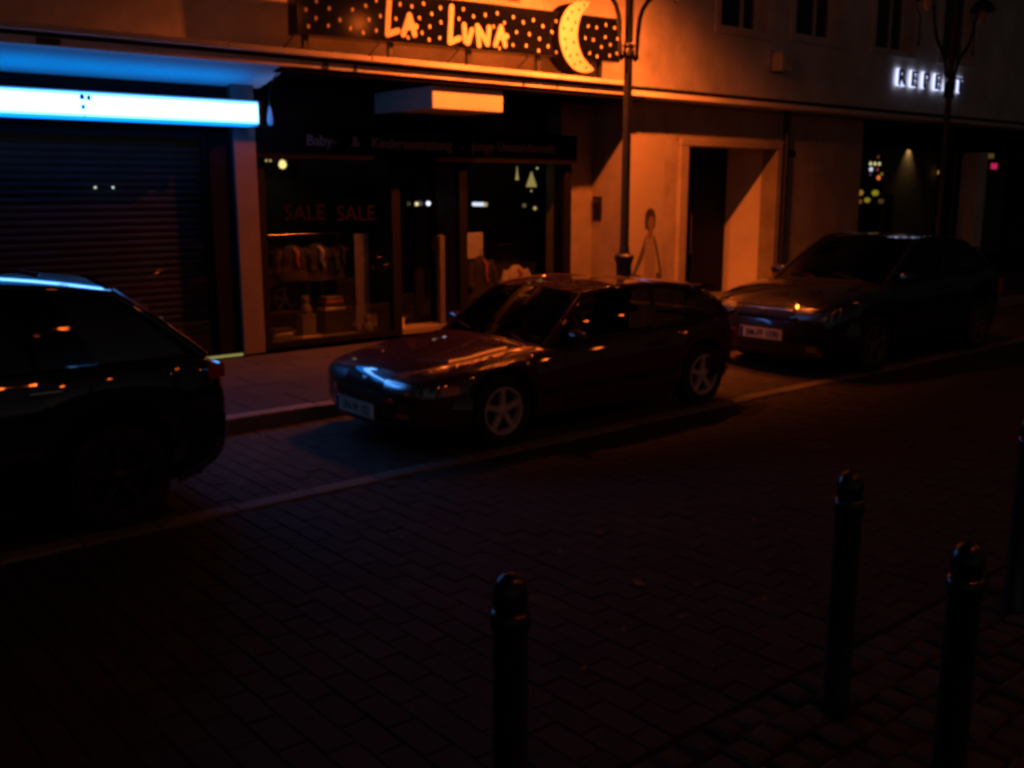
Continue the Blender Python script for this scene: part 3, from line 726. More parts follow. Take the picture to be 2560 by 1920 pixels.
cu.grid(rows); tag(cu.build('curtain', M_cloth1, None, 60), 'narrow pale curtain at the right end of the left display window', 'curtain')
tag(box('slim_column', M_interior, None, 7.60, 7.68, 10.50, 10.58, SIDE_Z+.04, 1.3, bevel=.01), 'narrow pale column right of the shop entrance', 'column')
for lbl, (x0, x1, y0, y1, z0, z1, m) in {
    'pale cardboard box standing on the floor of the left window': (5.66, 5.84, 10.62, 10.8, SIDE_Z+.04, .40, M_interior),
    'dark chest beside the pale box in the left window': (5.95, 6.32, 10.6, 10.9, SIDE_Z+.04, .42, M_intdark),
    'pale price card lying flat at the front of the left window': (5.50, 5.75, 10.33, 10.45, SIDE_Z+.04, SIDE_Z+.06, M_cloth1),
    'small pale card at the foot of the window frame by the entrance': (6.84, 6.96, 10.40, 10.42, SIDE_Z+.0405, SIDE_Z+.16, M_cloth1)}.items():
    b_ = thing('display_box', lbl, 'box')
    box('body', m, b_, x0, x1, y0, y1, z0, z1, bevel=.004)
    box('lid', m, b_, x0-.006, x1+.006, y0-.006, y1+.006, z1+.0005, z1+.012)
for lbl, x, y, z0, ws in (('stack of folded clothes on the dark chest in the left window', 6.12, 10.74, .435, (.15, .14, .13, .12)), ('low pile of folded blankets at the left of the left window', 5.36, 10.6, SIDE_Z+.041, (.13, .12, .13)),
                          ('small pile of folded clothes on the floor of the right window', 8.68, 10.5, SIDE_Z+.041, (.12, .13, .11, .1, .09))):
    t = thing('folded_clothes', lbl, 'clothes', (x, y, z0), 'piles of folded clothes in the shop windows')
    for i, w_ in enumerate(ws):
        o = box('folded_piece', (M_cloth1, M_cloth2, M_cloth3, M_interior)[(i+len(ws)) % 4], t, -w_, w_, -.09, .09, i*.042, i*.042+.04, bevel=.014); o.rotation_euler = (0, 0, random.uniform(-.12, .12))
for lbl, x, y, z0 in (('round bellied toy sitting on the pale box in the left window', 5.75, 10.71, .413), ('round bellied toy on the floor near the entrance end of the left window', 6.45, 10.45, SIDE_Z+.041)):
    t = thing('soft_toy', lbl, 'toy', (x, y, z0))
    MB().lathe([(0, 0), (.06, .01), (.075, .06), (.05, .12), (.02, .135), (0, .136)], 0, 0, 0, 14).build('belly', M_interior, t, 60)
    MB().lathe([(0, .12), (.04, .13), (.05, .17), (.035, .21), (0, .22)], 0, 0, 0, 14).build('head', M_interior, t, 60)
    for s_ in (-1, 1): MB().lathe([(0, 0), (.018, .006), (.016, .03), (0, .035)], s_*.035, 0, .20, 8).build('ear', M_interior, t, 60)
# accessories on the left side panel (small pale bags)
for i, zz in enumerate((1.02, .72, .42, .2)):
    o = MB().lathe([(0, 0), (.035, .01), (.05, .06), (.03, .13), (.01, .15), (0, .15)], 5.09, 10.42, zz, 10).build('hanging_pouch', M_cloth3 if i % 2 else M_cloth1, None, 60)
    tag(o, ['pale pouch, topmost of the column by the left window frame', 'red pouch second from top by the left window frame', 'pale pouch third from top by the left window frame', 'red pouch lowest by the left window frame'][i], 'pouch', 'pouches along the left window frame')
tag(box('pale_board', M_interior, None, 5.07, 5.40, 10.98, 11.0, .8, 2.2), 'tall greyish board behind the bright lamp at the left of the window', 'board')
# small glowing bodies behind the glass
def glow(label, x, y, z, r, col, s=1.0, stretch=1.0, name='display_glow', group=None, light=0, cone=False):
    t = thing(name, label, 'lamp', (x, y, z), group)
    key = 'glow_%.2f_%.2f_%.2f_%.1f' % (*col, s)
    MB().lathe([(0, -r*.9), (r*.9, -r), (r*.62, -r*.1), (r*.3, r*.5*stretch), (.004, r*stretch)] if cone else [(0, -r), (r*.7, -r*.7), (r, 0), (r*.7, r*.7*stretch), (0, r*stretch)], 0, 0, 0, 12).build('bulb', emit(key, col, s), t, 60)
    MB().lathe([(0, r*stretch), (r*.6, r*stretch), (r*.5, r*stretch+.03), (0, r*stretch+.035)], 0, 0, 0, 10).build('socket', M_black, t, 40)
    if light:
        ld = bpy.data.lights.new('lamp_light', 'SPOT'); ld.energy = light; ld.color = (1, .8, .45); ld.spot_size = R(100); ld.spot_blend = .6; ld.shadow_soft_size = .02
        lo = bpy.data.objects.new('lamp_light', ld); C.objects.link(lo); lo.parent = t; lo.location = (0, 0, -r*1.3); lo.rotation_euler = (R(38), R(-14), 0)
    return t
WARM, COOL = (1.0, .72, .25), (.9, .95, 1.2)
glow('bright warm lamp high in the left corner of the baby shop window', 5.50, 10.65, 2.16, .045, WARM, 2.4, 1.3, light=1.4)
for i, x in enumerate((5.30, 5.35)): glow(['small warm lamp, left one of the pair at the top left of the baby shop', 'small warm lamp, right one of the pair at the top left of the baby shop'][i], x, 10.65, 2.205, .012, WARM, 1.2)
glow('yellowish small glow, left one of the pair above the shop entrance', 7.36, 10.66, 1.70, .026, (1.0, .8, .35), 1.0)
glow('cold white small glow, right one of the pair above the shop entrance', 7.54, 10.66, 1.705, .03, COOL, 1.4)
t = thing('glow_tube', 'short cold white glowing tube at the left of the right display window', 'lamp')
MB().tube([(8.24, 10.62, 1.69), (8.40, 10.62, 1.685)], .026, 10).build('tube', emit('cold_tube', COOL, 1.6), t, 50)
MB().tube([(8.41, 10.62, 1.684), (8.46, 10.62, 1.682)], .028, 10).build('warm_end', emit('warm_tube', (.8, .6, .25), 1.0), t, 50)
glow('slim warm glow hanging at the left of the lit shelf in the right window', 9.07, 10.7, 2.04, .03, (.62, .45, .15), 1.0, 5.0, cone=True)
glow('broad warm glowing cone at the right of the right display window', 9.42, 10.8, 2.00, .085, (.52, .38, .12), 1.0, 1.5, cone=True)
glow('tiny bright glow above the broad warm cone', 9.44, 10.7, 2.17, .014, (1, .8, .3), 1.0)
glow('tiny yellow glow beneath the broad warm cone', 9.33, 10.7, 1.86, .013, (1, .8, .3), .8)
glow('small warm glow low at the right end of the right window', 9.40, 10.7, 1.62, .026, (.8, .6, .15), 1.0)
glow('dim warm square glow left of the low glow in the right window', 9.2, 10.7, 1.66, .03, (.18, .14, .05), 1.0)
glow('white glowing dot for a lamp reflection, left one of the pair behind the shutter glass', 3.24, 10.17, 1.905, .011, (1.2, 1.3, 1.1), 1.4)  # glowing dots put in for street lamps reflected in the glass
glow('white glowing dot for a lamp reflection, right one of the pair behind the shutter glass', 3.41, 10.17, 1.905, .011, (1.2, 1.3, 1.3), 1.4)
# right shop: spot on the partition, coloured glowing bodies, goods with their light put in as emission
sp = thing('spot_lamp', 'small ceiling spot lighting the pale partition of the right shop', 'lamp')
MB().lathe([(0, 0), (.04, 0), (.05, .10), (.03, .13), (.01, .14), (.01, .2)], 19.2, 10.42, 2.75, 12).build('spot_body', M_chrome, sp, 40)
ld = bpy.data.lights.new('lamp_light', 'SPOT'); ld.energy = 9.0; ld.color = (1, .52, .17); ld.spot_size = R(84); ld.spot_blend = .8; ld.shadow_soft_size = .01
lo = bpy.data.objects.new('lamp_light', ld); C.objects.link(lo); lo.parent = sp; lo.location = (19.2, 10.46, 2.745); lo.rotation_euler = (R(10), 0, 0)
sp = thing('spot_lamp', 'unseen spot added to brighten the far right shop', 'lamp')  # added spot, lifts the dark pier and far right shop
MB().lathe([(0, 0), (.04, 0), (.05, .10), (.03, .13), (.01, .14), (.01, .2)], 22.0, 10.40, 2.75, 12).build('spot_body', M_chrome, sp, 40)
ld = bpy.data.lights.new('lamp_light', 'SPOT'); ld.energy = 2.2; ld.color = (1, .5, .2); ld.spot_size = R(120); ld.spot_blend = .9; ld.shadow_soft_size = .02
lo = bpy.data.objects.new('lamp_light', ld); C.objects.link(lo); lo.parent = sp; lo.location = (22.0, 10.40, 2.74); lo.rotation_euler = (R(-8), 0, 0)
CL = [('first of the three warm white glows in the top row', 17.15, 2.335, .034, (1, .82, .4), 1.3), ('second of the three warm white glows in the top row', 17.30, 2.335, .034, (1, .82, .4), 1.3), ('third of the three warm white glows in the top row', 17.45, 2.335, .034, (1, .82, .4), 1.2),
      ('cold white glow below the row of three', 17.18, 2.23, .042, (1, 1, 1.2), 1.3), ('dim red glow right of the cold white glow', 17.40, 2.23, .028, (.4, .06, .08), 1),
      ('dim olive glow at the right edge of the cluster', 17.56, 2.15, .035, (.28, .2, .02), 1), ('orange glow lowest in the cluster', 17.46, 2.08, .045, (1.2, .25, .05), 1.2), ('dim violet glow under the cold white glow', 17.17, 2.14, .03, (.13, .03, .1), 1),
      ('dim red glow at the top left of the display', 16.78, 2.46, .03, (.32, .07, .03), 1), ('dim red glow at the top right of the display', 17.40, 2.46, .03, (.22, .05, .03), 1)]
for l_, x, z, r, col, s in CL: glow(l_+' in the right shop window', x, 10.15, z, r*.8, col, s, 1.5, group='coloured glows in the right shop window')
for l_, x, z, r, col in (('orange jar with painted-in light on the upper left of the right shop shelf', 16.86, 1.82, .06, (.55, .26, .03)), ('yellow jar with painted-in light on the upper right of the right shop shelf', 17.38, 1.815, .065, (.42, .34, .02)),
                         ('dim red jar with painted-in light at the left of the lower shelf', 16.86, 1.66, .05, (.24, .08, .03)), ('yellow jar with painted-in light in the middle of the lower shelf', 17.12, 1.685, .055, (.45, .30, .02)), ('dim brown jar with painted-in light at the right of the lower shelf', 17.60, 1.66, .055, (.12, .06, .02))):
    glow(l_, x, 10.15, z, r, col, 1.0, .75, name='glow_jar', group='jars with painted-in light on the shelf of the right shop')
shf = thing('display_shelf', 'dark two tier shelf carrying the glowing jars', 'shelf')
for z in (1.745, 1.595): box('board', M_intdark, shf, 16.45, 17.9, 10.06, 10.24, z, z+.012)
for x in (16.45, 17.88): box('side_panel', M_intdark, shf, x, x+.02, 10.06, 10.24, SIDE_Z+.02, 1.78)
glow('slim amber lamp near the door frame of the right shop', 20.3, 10.45, 2.2, .03, (1.0, .5, .06), 1.0, 2.2)
led = thing('led_sign', 'small glowing pink red sign at the far right shop', 'sign')
box('panel', emit('pink_led', (1.0, .03, .16), 1.0), led, 21.92, 22.2, 10.13, 10.14, 2.30, 2.42)
box('case', M_black, led, 21.90, 22.22, 10.142, 10.17, 2.28, 2.44)
cr = thing('lit_card', 'dim ochre lit card above the pink sign', 'card')
box('face', emit('ochre_card', (.14, .09, .02), 1.0), cr, 21.62, 22.0, 10.13, 10.14, 2.52, 2.68)
box('back', M_black, cr, 21.60, 22.02, 10.142, 10.16, 2.50, 2.70)
mq = thing('mannequin', 'pale dressed mannequin torso in the far right window', 'mannequin', (21.95, 10.5, .5))
MB().lathe([(0, 0), (.13, 0), (.15, .1), (.12, .3), (.17, .5), (.10, .6), (.04, .64), (.035, .7), (0, .7)], 0, 0, .2, 16).build('torso', M_cloth1, mq, 60)
MB().lathe([(0, -.37), (.14, -.37), (.14, -.35), (.015, -.34), (.015, .2)], 0, 0, 0, 12).build('stand', M_chrome, mq, 40)

# ================================================================= BOLLARDS
def bollard(x, y, label, first=[None]):
    if first[0] is None:
        t = thing('bollard', label, 'bollard', (x, y, .01), 'dark round topped bollards')
        MB().lathe([(.062, 0), (.062, .02), (.048, .05), (.046, .76)], 0, 0, 0, 20).build('post', M_bol, t, 40)
        MB().lathe([(.047, .755), (.054, .765), (.054, .80), (.047, .81), (.042, .812)], 0, 0, 0, 20).build('ring', M_bol, t, 35)
        MB().lathe([(.042, .81), (.046, .83), (.047, .85), (.042, .88), (.030, .90), (.014, .911), (0, .913)], 0, 0, 0, 20).build('cap', M_bol, t, 60)
        first[0] = t
    else:
        t = dup(first[0], (x, y, .01)); t['label'] = label
    return t
M_bol = mat('bollard_paint', (0.018, 0.02, 0.018), 0.28, noise=0.4, nscale=18, bump=.12, bscale=60, coat=.3)
bollard(1.56, 1.866, 'bollard nearest the camera at bottom centre')
bollard(3.09, 1.822, 'bollard in the middle, standing at the cobbled edge')
bollard(2.695, 1.211, 'stout looking bollard at the lower right, closest to the corner')
bollard(4.50, 1.795, 'bollard cut off by the right picture edge')
# leaves
M_leaf = mat('dry_leaf', (0.30, 0.16, 0.06), 0.8, noise=0.3, nscale=40)
for i, (x, y) in enumerate([(3.415, 3.101), (3.619, 2.919), (3.733, 2.605), (3.284, 2.725), (2.985, 2.8), (2.602, 2.652), (2.847, 2.453), (3.419, 3.683), (3.786, 3.739), (4.217, 2.914), (4.64, 3.342), (4.781, 4.336), (3.35, 7.0), (2.9, 4.4)]):
    s = .042 if i == 0 else random.uniform(.014, .024); a = random.uniform(0, 6.28)
    pl = [(1.3, 0, .25), (.5, .5, .05), (-.3, .55, .1), (-1.1, 0, .3), (-.3, -.55, .05), (.5, -.5, .15), (0, 0, .02)]
    vs = [(x+s*(px*math.cos(a)-py*math.sin(a)), y+s*(px*math.sin(a)+py*math.cos(a)), .006+s*pz) for px, py, pz in pl]
    o = MB().add(vs, [(k, (k+1) % 6, 6) for k in range(6)]).build('fallen_leaf', M_leaf)
    tag(o, 'largest fallen leaf on the dark road paving' if i == 0 else 'small dry leaf lying on the dark paving', 'leaf', None if i == 0 else 'small dry leaves scattered on the paving')

# ================================================================= CARS
def curve(xs, ys):
    xs, ys = np.array(xs, float), np.array(ys, float); h = np.diff(xs); dl = np.diff(ys)/h
    m = np.zeros(len(xs)); m[0], m[-1] = dl[0], dl[-1]
    for i in range(1, len(xs)-1):
        m[i] = 0 if dl[i-1]*dl[i] <= 0 else 2*dl[i-1]*dl[i]/(dl[i-1]+dl[i])
    def f(x):
        x = min(max(x, xs[0]), xs[-1]); i = min(int(np.searchsorted(xs, x, 'right'))-1, len(h)-1); t = (x-xs[i])/h[i]
        return float((1+2*t)*(1-t)**2*ys[i]+t*(1-t)**2*h[i]*m[i]+t*t*(3-2*t)*ys[i+1]+t*t*(t-1)*h[i]*m[i+1])
    return f
def ruled(a, b, n, bulge, mb=None, thick=0):
    """surface between point lists a and b (equal length) bulging along 'bulge' vector"""
    bv = Vector(bulge); rows = []
    for p, q in zip(a, b):
        p, q = Vector(p), Vector(q)
        rows.append([p.lerp(q, k/n)+bv*(4*(k/n)*(1-k/n)) for k in range(n+1)])
    return (mb or MB()).grid(rows)
def build_car(name, label, loc, S):
    t = thing(name, label, 'car', loc)
    L, W, zw, rw = S['L'], S['W'], S['rw'], S['rw']
    xf, xr = S['xf'], S['xr']
    fw, fs, fb, fc = curve(*S['plan']), curve(*S['shoulder']), curve(*S['bottom']), curve(*S['crown'])
    ar = rw+.045
    xs = sorted(set([round(v, 4) for v in list(np.linspace(0, L, 46)) + [xf+ar*math.cos(a) for a in np.linspace(0, math.pi, 15)] + [xr+ar*math.cos(a) for a in np.linspace(0, math.pi, 15)] + [.01, .03, .06, L-.06, L-.03, L-.01]]))
    rows = []
    for x in xs:
        w_, zs, zb, cr_ = fw(x), fs(x), fb(x), fc(x)
        for xx in (xf, xr):
            if abs(x-xx) < ar: zb = max(zb, zw+math.sqrt(max(ar*ar-(x-xx)**2, 0)))
        dz = zs-zb
        half = [(w_-.05, zb-.0), (w_-.012, zb+.10*dz), (w_, zb+.32*dz), (w_+.004, zb+.55*dz), (w_-.004, zb+.74*dz), (w_-.022, zb+.90*dz), (w_-.055, zs-.008), (w_-.10, zs+.006), (w_*.62, zs+cr_*.62), (w_*.3, zs+cr_*.92), (0, zs+cr_)]
        rows.append([(x, -a, b) for a, b in half]+[(x, a, b) for a, b in reversed(half[:-1])])
    mb = MB().grid(rows)
    n = len(rows[0])
    for r0 in (0, (len(rows)-1)*n):
        mb.f.append(tuple(r0+k for k in range(n))); mb.mi.append(0)
    body = mb.build('body', S['paint'], t, 38)
    # dark inside of wheel wells and underbody
    MB().box(.12, L-.12, -(W-.26), W-.26, .17, .56).box(xf+ar+.02, xr-ar-.02, -(W-.07), W-.07, .16, .34).build('underbody', M_black, t)
    # greenhouse
    gA0, gA1, gC1, gC0 = S['A0'], S['A1'], S['C1'], S['C0']      # (x, half width, z)
    def P(q, s): return Vector((q[0], s*q[1], q[2]))
    nr = 14
    def rail(s):
        out = []
        for k in range(nr+1):
            f = k/nr; p = P(gA1, s).lerp(P(gC1, s), f); p.z += S['railbulge']*4*f*(1-f); p.y += s*.015*4*f*(1-f); out.append(p)
        return out
    def belt(s):
        out = []
        for k in range(nr+1):
            f = k/nr; p = P(gA0, s).lerp(P(gC0, s), f); p.z = p.z+S.get('beltbulge', 0)*4*f*(1-f); p.y += s*S.get('beltout', .03)*4*f*(1-f); out.append(p)
        return out
    rn, rf = rail(-1), rail(1); bn, bf = belt(-1), belt(1)
    ruled(rn, rf, 12, (0, 0, S['roofcrown'])).build('roof', S['paint'], t, 60)
    # windscreen and rear glass, curved outwards
    def screen(q0, q1, bx, nm):
        a = [P(q0, -1).lerp(P(q0, 1), k/10) for k in range(11)]; b = [P(q1, -1).lerp(P(q1, 1), k/10) for k in range(11)]
        for k in range(11):
            f = k/10; a[k].x += bx*4*f*(1-f); b[k].x += bx*.6*4*f*(1-f); b[k].z += S['roofcrown']*4*f*(1-f)
        return ruled(a, b, 6, (0, 0, .02)).build(nm, M_carglass, t, 60)
    screen(gA0, gA1, -.10, 'windscreen'); screen(gC0, gC1, .09, 'rear_window')
    for s, rr, bb in ((-1, rn, bn), (1, rf, bf)):
        for (k0, k1) in S['sidewin']:
            ruled(bb[k0:k1+1], rr[k0:k1+1], 5, (0, s*.03, 0)).build('side_window', M_carglass, t, 60)
        sec = [(-.026, -.02), (.026, -.02), (.03, 0), (.02, .022), (-.02, .022), (-.03, 0)]
        MB().tube([P(gA0, s)+Vector((-.03, 0, -.03)), P(gA0, s).lerp(P(gA1, s), .5)+Vector((0, s*.012, .012)), P(gA1, s)], [.036, .03, .03], 8).build('pillar', S['paint'], t, 60)
        MB().tube([P(gC0, s)+Vector((.02, 0, -.03)), P(gC0, s).lerp(P(gC1, s), .5)+Vector((0, s*.012, .012)), P(gC1, s)], [.05, .042, .034], 8).build('pillar', S['paint'], t, 60)
        MB().tube([p+Vector((0, s*.004, -.004)) for p in rr], .026, 8).build('roof_rail', S['paint'], t, 60)
        MB().tube([p+Vector((0, s*.012, 0)) for p in bb], .014, 6).build('window_trim', M_black, t, 60)
        for kb in S['bpillar']:
            mb = ruled([bb[kb]+Vector((-.025, s*.036, 0)), bb[kb]+Vector((.04, s*.036, 0))], [rr[kb]+Vector((-.02, s*.012, 0)), rr[kb]+Vector((.028, s*.012, 0))], 5, (0, s*.028, 0))
            mb.build('pillar', M_black, t, 60)
        for k0, k1, qx in S.get('quarter', []):      # solid quarter panel behind the side glass
            ruled(bb[k0:k1+1], rr[k0:k1+1], 5, (0, s*.03, 0)).build('quarter_panel', S['paint'], t, 60)
    MB().box(gA0[0]+.2, gC0[0]-.15, -(gA0[1]-.06), gA0[1]-.06, .3, gA0[2]-.13).build('cabin_floor', M_black, t)
    # seats and wheel
    for s in (-.36, .36):
        sx = gA1[0]+.35
        MB().tube([(sx, s, gA0[2]-.2), (sx+.10, s, gA0[2]+.05), (sx+.17, s, gA1[2]-.22)], [.2, .2, .15], 10).build('seat', M_seat, t, 60)
        MB().tube([(sx+.18, s-.09, gA1[2]-.14), (sx+.18, s+.09, gA1[2]-.14)], .07, 10).build('headrest', M_seat, t, 60)
    MB().tube([(gA0[0]+.52, -.36+.17*math.cos(a), gA0[2]+.02+.17*math.sin(a)) for a in np.linspace(0, 2*math.pi, 25)], .014, 6, cap=False).build('steering_wheel', M_black, t, 60)
    # wheels
    for x in (xf, xr):
        for s in (-1, 1): wheel(t, x, s*(W-.012), rw, S['rim'], s, S.get('rimmat', M_alloy))
    # bumpers
    def wrap(x_in, dx, front, z0, z1, out, nm, m, parent=t):
        zc = (z0+z1)/2; hz = (z1-z0)/2; pts = []
        for k in range(25):
            f = k/24*2-1            # -1..1 across
            yv = f; xx = x_in*(abs(f)**5) if front else L-x_in*(abs(f)**5)
            ww = fw(min(max(xx, .0), L)) if front else fw(xx)
            yw = max(min(ww, W)*f, -W) if abs(f) < 1 else W*f
            pts.append((xx+(-out if front else out)*(1-abs(f)**5), yw*(1+out*.12), zc))
        sec = [(-.03, -hz), (.02, -hz), (.035, -hz*.6), (.04, 0), (.035, hz*.6), (.015, hz), (-.03, hz)]
        if front: sec = [(-a, b) for a, b in sec]
        # traversal from -y to +y: side vector points +x, so mirror for the front
        return MB().sweep(pts, sec).build(nm, m, parent, 50)
    b1 = wrap(S['bump_in'], 0, True, *S['fbump'], .03, 'front_bumper', S['bumpmat'])
    b2 = wrap(S['bump_in'], 0, False, *S['rbump'], .03, 'rear_bumper', S['bumpmat'])
    # side strip, door seams, handles, mirrors
    for s in (-1, 1):
        zt = S['stripz']
        MB().sweep([(x, s*(fw(x)+.006), zt) for x in np.linspace(xf+ar+.05, xr-ar-.05, 14)], [(-.008, -.03), (.008, -.03), (.012, 0), (.008, .03), (-.008, .03)]).build('side_moulding', M_black, t, 40)
        for x in S['seams']:
            MB().tube([(x, s*(fw(x)+.0005), .27), (x, s*(fw(x)+.003), .5), (x-.004, s*(fw(x)-.012), fs(x)-.06)], .004, 5).build('door_seam', M_black, t)
        hx = S['handle']
        MB().sweep([(hx+k*.02, s*(fw(hx)-.002), fs(hx)-.10) for k in range(9)], [(-.008, -.014), (.012, -.014), (.016, 0), (.012, .014), (-.008, .014)]).build('door_handle', S.get('handlemat', M_black), t, 50)
        mx, mz = gA0[0]+.22, gA0[2]+.06
        o = MB().lathe([(0, -.05), (.05, -.045), (.07, 0), (.062, .05), (0, .06)], 0, 0, 0, 12, axis='y').mesh('mirror', S['paint'], 60)
        o.transform(Matrix.Translation((mx, s*(gA0[1]+.13), mz)) @ Matrix.Diagonal((.8, 1.7, .85, 1)))
        mo_ = link('mirror', o, t)
        MB().tube([(mx+.02, s*(gA0[1]-.01), mz-.05), (mx+.02, s*(gA0[1]+.08), mz-.02)], .016, 6).build('arm', M_black, mo_)
    # wipers
    for y0 in (-.45, .1):
        MB().tube([(gA0[0]-.06, y0, gA0[2]+.015), (gA0[0]+.02, y0+.42, gA0[2]+.075)], .006, 5).build('wiper', M_black, t)
    S['detail'](t, S, fw, fs, fc)
    return t
WCACHE = {}
def wheel(t, x, y, r, style, s, rm):
    def w(name, key, fn, m, parent, sm=40):
        k = (key, r, style, s, m.name)
        if k not in WCACHE: WCACHE[k] = fn().mesh(name, m, sm)
        return link(name, WCACHE[k], parent)
    o_, i_ = (-.0, .19) if s < 0 else (.0, -.19)      # outer face at y, width towards the middle
    d = 1 if s < 0 else -1
    ri = r*.665
    hub = w('wheel', 'hub', lambda: MB().lathe([(0, d*.06), (ri*.9, d*.062), (ri*.9, d*.075), (0, d*.08)], 0, 0, 0, 20, axis='y'), M_black, t)
    hub.location = (x, y, r)
    w('tyre', 'tyre', lambda: MB().lathe([(ri, d*.012), (ri+.02, d*.0), (r-.03, d*.0), (r-.008, d*.012), (r, d*.035), (r, d*.155), (r-.01, d*.18), (ri, d*.185), (ri, d*.012)], 0, 0, 0, 36, axis='y'), M_rubber, hub)
    w('rim', 'rim', lambda: MB().lathe([(ri, d*.008), (ri-.004, d*.004), (ri-.018, d*.006), (ri-.026, d*.03), (ri-.03, d*.16), (ri, d*.17), (ri, d*.008)], 0, 0, 0, 36, axis='y'), rm, hub)
    w('hub_cap', 'cap', lambda: MB().lathe([(0, d*.008), (.03, d*.01), (.045, d*.02), (.05, d*.045), (0, d*.05)], 0, 0, 0, 18, axis='y'), rm, hub)
    ns = 5
    for k in range(ns):
        def mk():
            m = MB(); rows = []
            for q in (.03, .075, ri-.05, ri-.012):
                hw = .026 if q < .1 else (.022 if q < ri-.02 else .036); yo = .022 if q < .05 else (.014 if q < ri-.03 else .012)
                rows.append([(-hw, d*(yo+.03), q), (-hw*.8, d*yo, q), (hw*.8, d*yo, q), (hw, d*(yo+.03), q)])
            return m.grid(rows, close_v=True)
        sp_ = w('spoke', 'spoke', mk, rm, hub); sp_.rotation_euler = (0, 2*math.pi*k/ns, 0)
def plate(t, x, y, z, txt, wd=.52):
    p = box('number_plate', M_plate, t, x, x+.012, y-wd/2, y+wd/2, z-.056, z+.056)
    box('plate_band', M_plateblue, p, x-.001, x-.0002, y+wd/2-.045, y+wd/2-.004, z-.052, z+.052)
    MB().box(x-.0012, x-.0002, y-wd/2, y+wd/2, z+.050, z+.056).box(x-.0012, x-.0002, y-wd/2, y+wd/2, z-.056, z-.050).build('plate_edge', M_ink, p)
    text_obj('plate_text', txt, .105, M_ink, p, (x-.0016, y-.022, z-.002), rot=FACE_FRONT, extr=.0008, sx=.80, offset=.0012)
    return p
def hitter(t, names):
    from mathutils.bvhtree import BVHTree
    vs, fs = [], []
    for o in t.children:
        if o.name.split('.')[0] in names:
            k = len(vs); vs += [v.co.copy() for v in o.data.vertices]; fs += [[i+k for i in p.vertices] for p in o.data.polygons]
    tr = BVHTree.FromPolygons(vs, fs)
    def fx(y, z, off=.006):
        h = tr.ray_cast(Vector((-2, y, z)), Vector((1, 0, 0)))
        return (h[0].x if h[0] is not None else .3)-off
    def fy(x, z, s, off=.006):
        h = tr.ray_cast(Vector((x, s*3, z)), Vector((0, -s, 0)))
        return (h[0].y if h[0] is not None else s*.8)+s*off
    return fx, fy
def lamp_patch(mb_rows, parent, nm, m): return MB().grid(mb_rows).build(nm, m, parent, 60)

def front_surface(fw, x_of, pts_y, z0, z1, off):
    """rows on the nose between heights z0..z1: list over y of 2 points"""
    return [[(x_of(y)-off, y, z0), (x_of(y)-off*.6+.012, y, z1)] for y in pts_y]

# --- the red coupe
def crx_detail(t, S, fw, fs, fc):
    L = S['L']
    fx, fy = hitter(t, ('body', 'front_bumper'))
    for s in (-1, 1):
        ys = [s*v for v in np.linspace(.27, .70, 12)]
        zs = lambda y: (.445, .47, .495, .525-.02*(abs(y) > .66))
        rows = [[(fx(y, z, .012), y, z) for z in zs(y)] for y in ys]
        h = lamp_patch([[(fx(y, z, .004), y, z) for z in zs(y)] for y in ys], t, 'headlight', M_reflector)
        lamp_patch(rows, h, 'lens', M_lens)
        xs_ = np.linspace(.20, .34, 5)
        lamp_patch([[(x, fy(x, z, s), z) for z in (.445, .48, .51)] for x in xs_], t, 'indicator', M_amber)
        lamp_patch([[(fx(y, z, .004), y, z) for z in (.27, .305)] for y in [s*v for v in (.44, .5, .56)]], t, 'bumper_lamp', M_amber)
    ys = np.linspace(-.25, .25, 9)
    lamp_patch([[(fx(y, z, .003), y, z) for z in (.44, .465)] for y in ys], t, 'grille_slot', M_black)
    box('emblem', M_chrome, t, fx(0, .50)-.004, fx(0, .50)+.012, -.025, .025, .487, .512, bevel=.004)
    plate(t, fx(0, .30, .022), -.01, .295, 'UN-W 102')
    lamp_patch([[(fx(y, z, .004), y, z) for z in (.235, .265)] for y in np.linspace(-.4, .4, 9)], t, 'air_intake', M_black)
    # rear spoiler
    MB().sweep([(L-.38, y, 1.035-.015*abs(y)) for y in np.linspace(-.60, .60, 11)], [(-.02, -.012), (.22, -.004), (.225, .006), (.05, .03), (-.02, .02)][::-1]).build('rear_spoiler', S['paint'], t, 40)
    for s in (-1, 1):
        MB().box(L-.35, L-.29, s*.5-.02, s*.5+.02, .95, 1.04).build('spoiler_leg', S['paint'], t)
        MB().box(L-.05, L+.012, s*.60-.14, s*.60+.12, .52, .64).build('tail_lamp', M_redlens, t, bevel=.01)
    MB().tube([(1.16, .60, .72), (1.05, .64, 1.15)], .003, 5).build('aerial', M_black, t)
